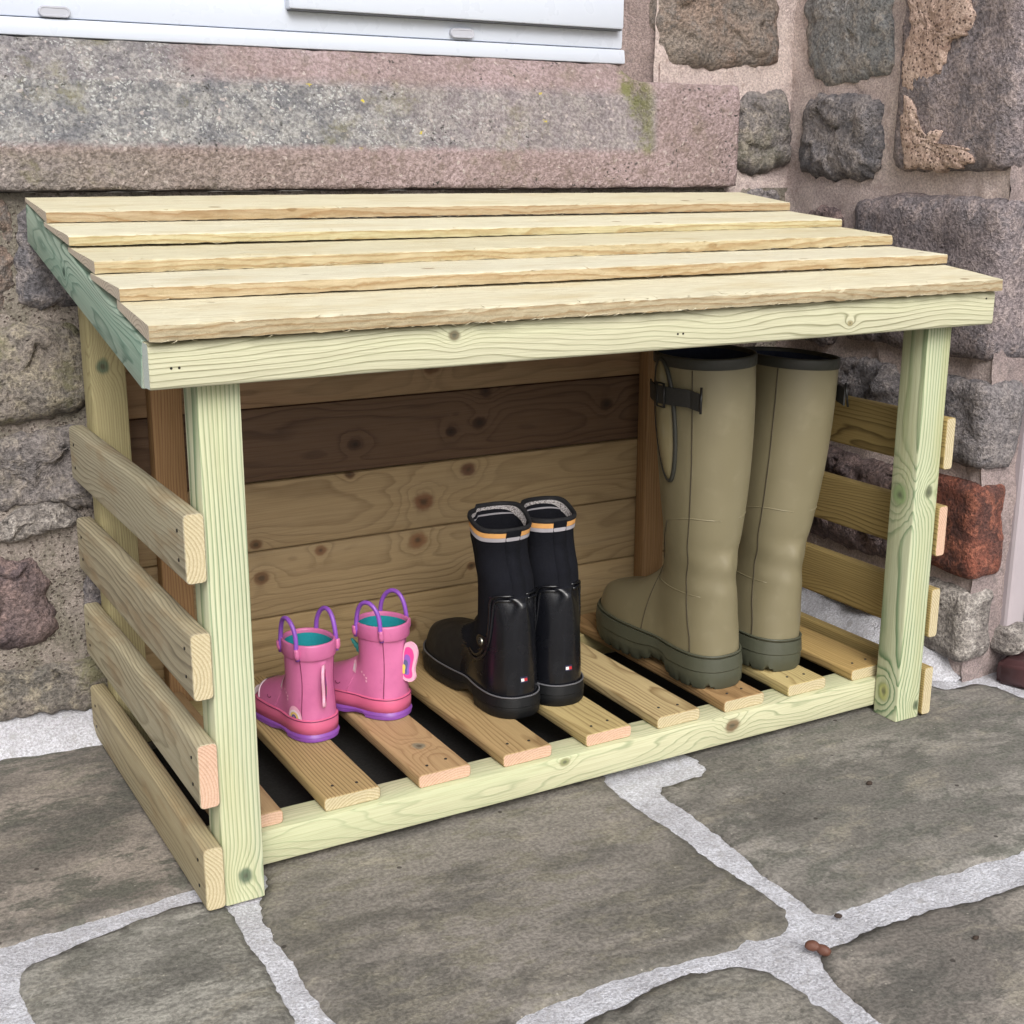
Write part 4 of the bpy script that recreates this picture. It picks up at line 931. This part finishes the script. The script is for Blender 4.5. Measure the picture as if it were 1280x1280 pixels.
def black(label, loc, rz, variant):
    r = empty('ankle_boot', label, 'boot', loc, rz, 'black ankle boots')
    zs = list(np.linspace(.018, .045, 9))+list(np.linspace(.047, .108, 40))+list(np.linspace(.112, .234, 34))
    def df(x, y, z):
        u = max(0, (z-.165)/.07); a = 1-math.exp(-u*1.5)
        if variant == 0:   # the sock top sags: front half flopped to one side, back pulled in
            x2 = x*(1+.12*a)-.010*a*(1 if x < 0 else .2)*max(0, min(1, (y-.02)/.06)); y2 = y-.012*a*u
            z2 = z-.004*a+.022*a*float(smoothstep(.045, .085, y))*(1 if x > -.014 else .75)
        else:
            x2 = x*(1+.10*a)+.004*a; y2 = y-.004*a; z2 = z+.016*a*float(smoothstep(.055, .09, y))-.004*a
        return (x2+.0015*math.sin(z*130+y*30)*a, y2+.0012*math.sin(z*160)*a, z2)
    def pick(x, y, z):
        yb = .030+.03*max(0, min(1, (.115-z)/.05))
        if z > .150: return 1
        if z > .062 and y > yb and z > .062+.5*max(0, y-.09): return 1
        if y > .105 : return 2
        return 0
    b, A = BK.body('upper', zs, [M_BR, M_BN, M_BM], r, df, pick, smooth=4, n=40)
    T = A[-1]
    rim_and_lining(T, 0, .0026, .09, plain('black_edging', (18, 18, 22), .8), M_BN, r, df, rim_h=.004, out=.0012, rim_name='edging')
    def band(z0, z1, mat, nm, o=.0009):
        i0 = [offset_ring(A[k], o) for k in range(len(zs)) if z0 <= zs[k] <= z1]
        lo = offset_ring(np.array(A[np.argmin(abs(np.array(zs)-z0))]), o); lo[:, 2] = z0; hi = lo.copy(); hi[:, 2] = z1
        ref = A[np.argmin(abs(np.array(zs)-(z0+z1)/2))]; lo = offset_ring(ref, o); hi = offset_ring(ref, o); lo[:, 2] = z0; hi[:, 2] = z1; md = offset_ring(ref, o); md[:, 2] = (z0+z1)/2
        shell(nm, [[tuple(v) for v in q] for q in (lo, md, hi)], mat, r, df)
    band(.2235, .2295, M_OR, 'orange_stripe'); band(.2185, .2235, M_GS, 'grey_stripe', .0011)
    ins = []
    for z in (.231, .227, .2215):
        q = offset_ring(T, -.0034); q[:, 2] = z; ins.append([tuple(v) for v in q])
    # the pale label band inside shows only round the front half
    idx = [j for j in range(len(T)) if T[j][1] > .055]
    n_ = len(T); V = []; F = []
    order = sorted(idx)
    for rg in ins: V += [df(*rg[j]) for j in order]
    m_ = len(order)
    for a in range(2):
        for j in range(m_-1): F.append((a*m_+j, a*m_+j+1, (a+1)*m_+j+1, (a+1)*m_+j))
    fix_normals(mesh_obj('label_band', V, F, M_LB, r))
    outsole('sole', BK, M_BS, r, .03, .012, grow=.0030, gap=(.26, .34), z_top=.026, toe_spring=.005)
    tube('welt', [tuple(v) for v in offset_ring(np.array(BK.ring(.0275, 40)), .0022)], .0011, M_WELT, r, 6, True)
    # ridged outline of the heel panel, both sides, and the strap tab with its stud
    for sd2 in (-1, 1):
        for d in (0, .0055):
            pts = [(.0125, .152-d), (.019, .152-d), (.026-d*.3, .149-d), (.030-d*.7, .140-d), (.031-d*.7, .120), (.033-d*.7, .100), (.039-d*.8, .084-d*.3), (.050-d*.7, .072-d*.8), (.066, .066-d), (.084, .067-d)]
            f1 = spl([(i, p[0]) for i, p in enumerate(pts)]); f2 = spl([(i, p[1]) for i, p in enumerate(pts)])
            tube('ridge', [df(*BK.surf(float(f1(u)), float(f2(u)), sd2, 0.0006)) for u in np.linspace(0, len(pts)-1, 46)], .0018, M_BR, r, 6)
        c = BK.surf(.046, .089, sd2, .0026); n_ = (BK.surf(.046, .089, sd2, .01)-c).normalized(); rot = n_.to_track_quat('Z', 'Y').to_matrix().to_4x4()
        V = []; F = []
        for i, y in enumerate(np.linspace(.032, .058, 10)):
            hw_ = .0085*math.sqrt(max(.05, 1-max(0, (y-.044)/.0145)**2))
            for (dz, o) in ((-hw_, .0006), (-hw_, .0022), (hw_, .0022), (hw_, .0006)): V.append(BK.surf(y, .089+dz, sd2, o))
        for i in range(9):
            for j in range(3): F.append((i*4+j, i*4+j+1, (i+1)*4+j+1, (i+1)*4+j))
        F.append((36, 37, 38, 39)); F.append((0, 1, 2, 3))
        tab = fix_normals(mesh_obj('strap_tab', V, F, M_BR, r, False))
        bm = bmesh.new(); bmesh.ops.create_cone(bm, segments=20, radius1=.0052, radius2=.0046, depth=.0022, cap_ends=True)
        st = bm_obj('stud', bm, plain('stud_metal', (150, 150, 140), .3, Metallic=.9), tab, False, Matrix.Translation(c)@rot)
        for rr_ in (.0034, .0016):
            V, F = tube_data([(rr_*math.cos(a), rr_*math.sin(a), .0012) for a in np.linspace(0, 2*math.pi, 18, endpoint=False)], .0005, 5, True)
            mesh_obj('stud_ring', V, F, M_BM, tab, True, None, Matrix.Translation(c)@rot)
    # raised rib and pull strip up the back
    for off_ in (-.011, .011):
        tube('heel_rib', [df(float(off_*(1-.2*(z-.06)/.09)), float(BK.back(z))+.0018*(off_/.011)**2+.0012, z) for z in np.linspace(.066, .146, 16)], [.0002, .0005]+[.0010]*14, M_BR, r, 6)
    V = []; F = []
    zz = np.linspace(.150, .232, 18)
    for i, z in enumerate(zz):
        yb = float(BK.back(z))-.0016-(.001 if i % 4 < 2 else 0)
        for (x, o) in ((-.0085, .0035), (-.0085, 0), (.0085, 0), (.0085, .0035)): V.append(df(x, yb+o+(.0012 if abs(x) > .008 else 0), z))
    for i in range(17):
        for j in range(3): F.append((i*4+j, i*4+j+1, (i+1)*4+j+1, (i+1)*4+j))
    fix_normals(mesh_obj('pull_strip', V, F, M_BN, r, True))
    # small flag mark low on the heel: navy bars above and below a white and red field
    mk = []
    for nm, mat, x0, x1, z0, z1 in (('flag_mark', plain('mark_navy', (28, 32, 60), .4), -.0048, .0048, .0455, .0525), ('white_field', plain('mark_white', (225, 222, 218), .4), -.0042, 0, .0472, .0508), ('red_field', plain('mark_red', (176, 40, 44), .4), 0, .0042, .0472, .0508)):
        V = []; F = []
        o = .0004 if nm == 'flag_mark' else .0009
        for i, x in enumerate(np.linspace(x0, x1, 6)):
            for z in (z0, z1): V.append((x, float(BK.back(z))+12*x*x-o-.0016, z))
        for i in range(5): F.append((i*2, i*2+2, i*2+3, i*2+1))
        ob = mesh_obj(nm, V, F, mat, mk[0] if mk else r, False); mk.append(ob)
    return r
bA = black('black ankle boot with flopped-open top beside the pink boots', (.417, .131, FZ), math.radians(-1), 0)
bB = black('black ankle boot with upright top beside the olive wellingtons', (.484, .137, FZ), math.radians(-2), 1)

# ---------------------------------------------------------------- pink child's boots
t = NT('pink_rubber'); n1 = t.noise(t.obj, 18, 4, .6); n2 = t.noise(t.obj, 90, 4, .7)
c = t.mix(t.rng(n1, .35, .7), lin((204, 112, 158)), lin((190, 100, 146))); c = t.mix(t.rng(n2, .58, .8, 0, .35), c, lin((150, 80, 112)))
M_PK = t.out(c, .38, t.bump(n2, .05, .001))
M_PKF = plain('pink_foxing', (208, 100, 136), .42, .1, 80, .2)
M_PU = plain('purple_rubber', (134, 76, 164), .45, .2, 200, .2)
M_PH = plain('purple_handle', (142, 84, 186), .35)
M_TL = plain('teal_lining', (22, 140, 150), .9, .4, 400)
M_WH = plain('white_print', (232, 214, 224), .5); M_YE = plain('yellow_print', (228, 202, 96), .5); M_LP = plain('pale_pink_print', (236, 176, 200), .5); M_HP = plain('hot_pink_print', (228, 72, 152), .45); M_BL = plain('slate_print', (92, 96, 140), .5); M_HT = plain('teal_horn', (60, 164, 160), .4); M_VI = plain('violet_print', (150, 96, 190), .5); M_MAR = plain('maroon_line', (120, 44, 84), .6)
PK = Shape(back=[(.0, .002), (.02, .0), (.04, .002), (.06, .005), (.09, .003), (.115, -.001), (.14, -.003)],
           front=[(.0, .060), (.04, .063), (.06, .062), (.08, .060), (.10, .061), (.12, .064), (.14, .067)],
           wid=[(.0, .022), (.03, .0258), (.06, .0263), (.09, .0272), (.115, .0282), (.14, .029)],
           ztop=[(-.02, .10), (.03, .09), (.055, .073), (.065, .068), (.075, .062), (.09, .054), (.105, .048), (.12, .041), (.13, .033), (.136, .027), (.14, .02)],
           plan=[(-.001, 0), (0, .004), (.004, .014), (.012, .021), (.03, .0255), (.055, .026), (.08, .028), (.10, .0285), (.117, .025), (.129, .017), (.135, .010), (.1385, .004), (.14, .001)],
           bow=[(-.05, 0), (.14, 0)], z0=.010, z1=.125, length=.1395, n=2.6, k=.008)
def patch(name, pts2, mat, parent, side, shp, off=.0005):
    V = [shp.surf(y, z, side, off) for y, z in pts2]; c = np.mean(np.array(pts2), 0); V.append(shp.surf(c[0], c[1], side, off+.0002)); n_ = len(pts2)
    return fix_normals(mesh_obj(name, V, [(i, (i+1) % n_, n_) for i in range(n_)], mat, parent))
def arc_band(name, yc, zc_, r0, r1, mat, parent, side, shp, off):
    V = []; F = []
    for i, a in enumerate(np.linspace(0, math.pi, 16)):
        for rr_ in (r0, r1): V.append(shp.surf(yc+rr_*math.cos(a), zc_+rr_*math.sin(a)*1.1, side, off))
    for i in range(15): F.append((i*2, i*2+2, i*2+3, i*2+1))
    return fix_normals(mesh_obj(name, V, F, mat, parent))
def pink(label, loc, rz, rainbow_side, tail_side):
    r = empty('child_boot', label, 'boot', loc, rz, "pink child's boots")
    zs = list(np.linspace(.008, .03, 10))+list(np.linspace(.031, .072, 40))+list(np.linspace(.074, .1175, 20))
    b, A = PK.body('upper', zs, [M_PK], r, None, smooth=4, n=34)
    # collar
    rim_and_lining(A[-1], 0, .0024, .055, M_PK, M_TL, r, rim_h=.016, out=.0009, rim_name='collar')
    outsole('sole', PK, M_PU, r, .012, .004, grow=.0022, gap=(.28, .36), z_top=.0105, toe_spring=.002)
    rg = [[tuple(v) for v in q] for q in (lambda f: [f(.0005, .0095), f(.0020, .0100), f(.0022, .018), f(.0019, .0262), f(.0012, .0272), f(-.0004, .0276)])(lambda o, z: (lambda B: (B.__setitem__((slice(None), 2), z), B)[1])(offset_ring(np.array(PK.ring(max(.012, min(z, .026)), 34)), o)))]
    shell('foxing', rg, M_PKF, r)
    tube('foxing_line', [tuple(v) for v in offset_ring(np.array(PK.ring(.0262, 34)), .0021)], .0006, M_MAR, r, 5, True)
    # two handles, one on each side of the opening
    for sd2 in (-1, 1):
        yc = .033; pts = []
        for a in np.linspace(0, math.pi, 24):
            y = yc+.0185*math.cos(a); z = .111+.036*math.sin(a)**.8; x = PK.surf(y, .112, sd2, .0030).x-sd2*.004*math.sin(a); pts.append((x, y, z))
        pts = [PK.surf(yc+.0185, .101, sd2, .0030)]+pts+[PK.surf(yc-.0185, .101, sd2, .0030)]
        hd = tube('handle', pts, .0027, M_PH, r, 10)
        for y in (yc+.0185, yc-.0185):
            V, F = tube_data([PK.surf(y, .102+.013*k, sd2, .0034) for k in np.linspace(0, 1, 6)], [.0018, .0032, .0038, .0036, .0034, .0030], 8)
            mesh_obj('handle_socket', V, F, M_PK, hd)
    # seams
    for sd2 in (-1, 1):
        tube('seam', [PK.surf(.014, z, sd2, .0001) for z in np.linspace(.028, .100, 24)], .0005, M_MAR, r, 5)
        tube('seam', [PK.surf(.068-.012*u, .028+.026*u, sd2, .0001) for u in np.linspace(0, 1, 14)], .0007, M_PK, r, 5)
        # toe face line, ear, hearts, rainbow
        tube('face_line', [PK.surf(.104+.010*math.sin(u*1.5), .028+.0155*u, sd2, .0003) for u in np.linspace(0, .98, 14)], .0009, M_WH, r, 5)
        ear = patch('ear', [(.0545, .052), (.061, .0535), (.0628, .064), (.059, .066), (.0535, .0625)], M_LP, r, sd2, PK, .0014)
        patch('ear_inner', [(.0565, .054), (.0600, .0555), (.0605, .0615), (.0568, .0615)], M_WH, ear, sd2, PK, .0018)
        for (y, z) in ((.044, .057), (.040, .054), (.0365, .051), (.0365, .047)):
            patch('heart', [(y, z-.0017), (y+.0015, z+.0004), (y+.0008, z+.0016), (y, z+.0009), (y-.0008, z+.0016), (y-.0015, z+.0004)], M_LP, r, sd2, PK, .0006)
        if sd2 == rainbow_side:
            rb = patch('rainbow', [(.024+.0105*math.cos(a), .0275+.0150*max(0, math.sin(a))) for a in np.linspace(-.2, math.pi+.2, 18)], M_LP, r, sd2, PK, .0006)
            for k, m_ in enumerate((M_WH, M_YE, M_BL)): arc_band('rainbow_band', .024, .0285, .0084-k*.0024, .0066-k*.0024, m_, rb, sd2, PK, .0011+.0002*k)
        tube('eye', [PK.surf(.082+.004*math.cos(a), .0375-.003*math.sin(a), sd2, .0004) for a in np.linspace(.2, math.pi-.2, 8)], .0005, M_MAR, r, 5)
    # muzzle, horn and tail
    V = []; F = []
    for i, y in enumerate(np.linspace(.112, .1355, 9)):
        for j, k in enumerate(np.linspace(-1, 1, 11)):
            zt = float(PK.ztop(y)); z = zt*(.98-.0*abs(k)); hmx = float(PK.plan(y)); q = min(.97, abs(k))
            zz_ = zt*(1-q**2.6)**(1/2.6) if q < 1 else 0; V.append((hmx*k*.97, y, max(.0285, zz_)+.0009))
    for i in range(8):
        for j in range(10): a = i*11+j; F.append((a, a+1, a+12, a+11))
    fix_normals(mesh_obj('muzzle', V, F, M_WH, r))
    hp = [(0, .058+.020*u, .066+.019*u) for u in np.linspace(0, 1, 17)]
    tube('horn', hp, [(.0056*(1-.7*u))*(1+.16*math.cos(u*30)) for u in np.linspace(0, 1, 17)], M_HT, r, 10)
    if tail_side is not None:
        # flat rubber tail standing off the back seam
        cl = [(-.001, .100), (-.008, .103), (-.0145, .098), (-.0165, .088), (-.014, .076), (-.012, .066), (-.0135, .059), (-.012, .053), (-.006, .051), (.001, .054), (.002, .062)]
        P_ = resample(chaikin(cl, 2), 48); V = []; F = []
        for x in (-.0018, .0018):
            V += [(x+tail_side*p[0], p[0], p[1]-.006) for p in P_]
        n_ = 48
        for i in range(n_): F.append((i, (i+1) % n_, n_+(i+1) % n_, n_+i))
        F.append(tuple(range(n_))); F.append(tuple(range(2*n_-1, n_-1, -1)))
        tl = fix_normals(mesh_obj('tail', V, F, M_LP, r, False))
        for k, (m_, sc) in enumerate(((M_HP, .80), (M_VI, .52), (M_BL, .36), (M_YE, .24))):
            cen = (P_.mean(0)+np.array([.003+.0015*k, -.004-.0025*k])); 
            for sd2 in (-1, 1):
                V = []; 
                for p in P_:
                    q = cen+(p-cen)*np.array([sc*.9, sc]); V.append((sd2*(.0021+.0002*k)+tail_side*q[0], q[0], q[1]-.006))
                V.append((sd2*(.0021+.0002*k)+tail_side*cen[0], cen[0], cen[1]-.006))
                fix_normals(mesh_obj('tail_stripe', V, [(i, (i+1) % n_, n_) for i in range(n_)], m_, tl, False))
    return r
pA = pink("pink child's boot with rainbow patch beside the left front post", (.1845, .187, FZ), math.radians(12), -1, .8)
pB = pink("pink child's boot with rainbow tail beside the black ankle boots", (.2935, .205, FZ), math.radians(30), 1, -.35)

# ---------------------------------------------------------------- small things on the paving
p = bp(1022, 1192, 2, 0)
pod = empty('seed_pod', 'small brown seed pod lying on the pale mortar joint', 'seed pod', (p[0], p[1], .0005), math.radians(-40))
V, F = tube_data([(-.012+.024*u, .002*math.sin(u*5), .005+.001*math.sin(u*6)) for u in np.linspace(0, 1, 15)], [.0052*math.sqrt(max(.02, 1-(2*u-1)**4))*(1-.3*math.exp(-((u-.5)/.08)**2)) for u in np.linspace(0, 1, 15)], 12)
mesh_obj('pod_shell', V, F, plain('brown_pod', (98, 62, 48), .6, .5, 300), pod)

for (px, py, sz, lb) in ((1087, 980, .0035, 'dark crumb of dirt on the flagstone in front of the right post'), (1048, 1146, .003, 'dark speck of dirt on the pale mortar joint beside the seed pod'), (1219, 1174, .003, 'dark crumb of dirt on the bare flagstone past the seed pod')):
    p = bp(px, py, 2, 0); P_ = []; rc = random.Random(px)
    bm = bmesh.new(); bmesh.ops.create_icosphere(bm, subdivisions=2, radius=sz)
    for v in bm.verts: v.co = Vector((v.co.x*1.3, v.co.y, v.co.z*.7))*(1+.5*fbm(v.co+Vector((px, 0, 0)), 180, 3))
    o = bm_obj('dirt_crumb', bm, plain('dark_dirt', (58, 46, 38), .9, .5, 300), None, True, Matrix.Translation((p[0], p[1], sz*.5)))
    o['label'] = lb; o['category'] = 'dirt'; o['group'] = 'dark crumbs on the paving'
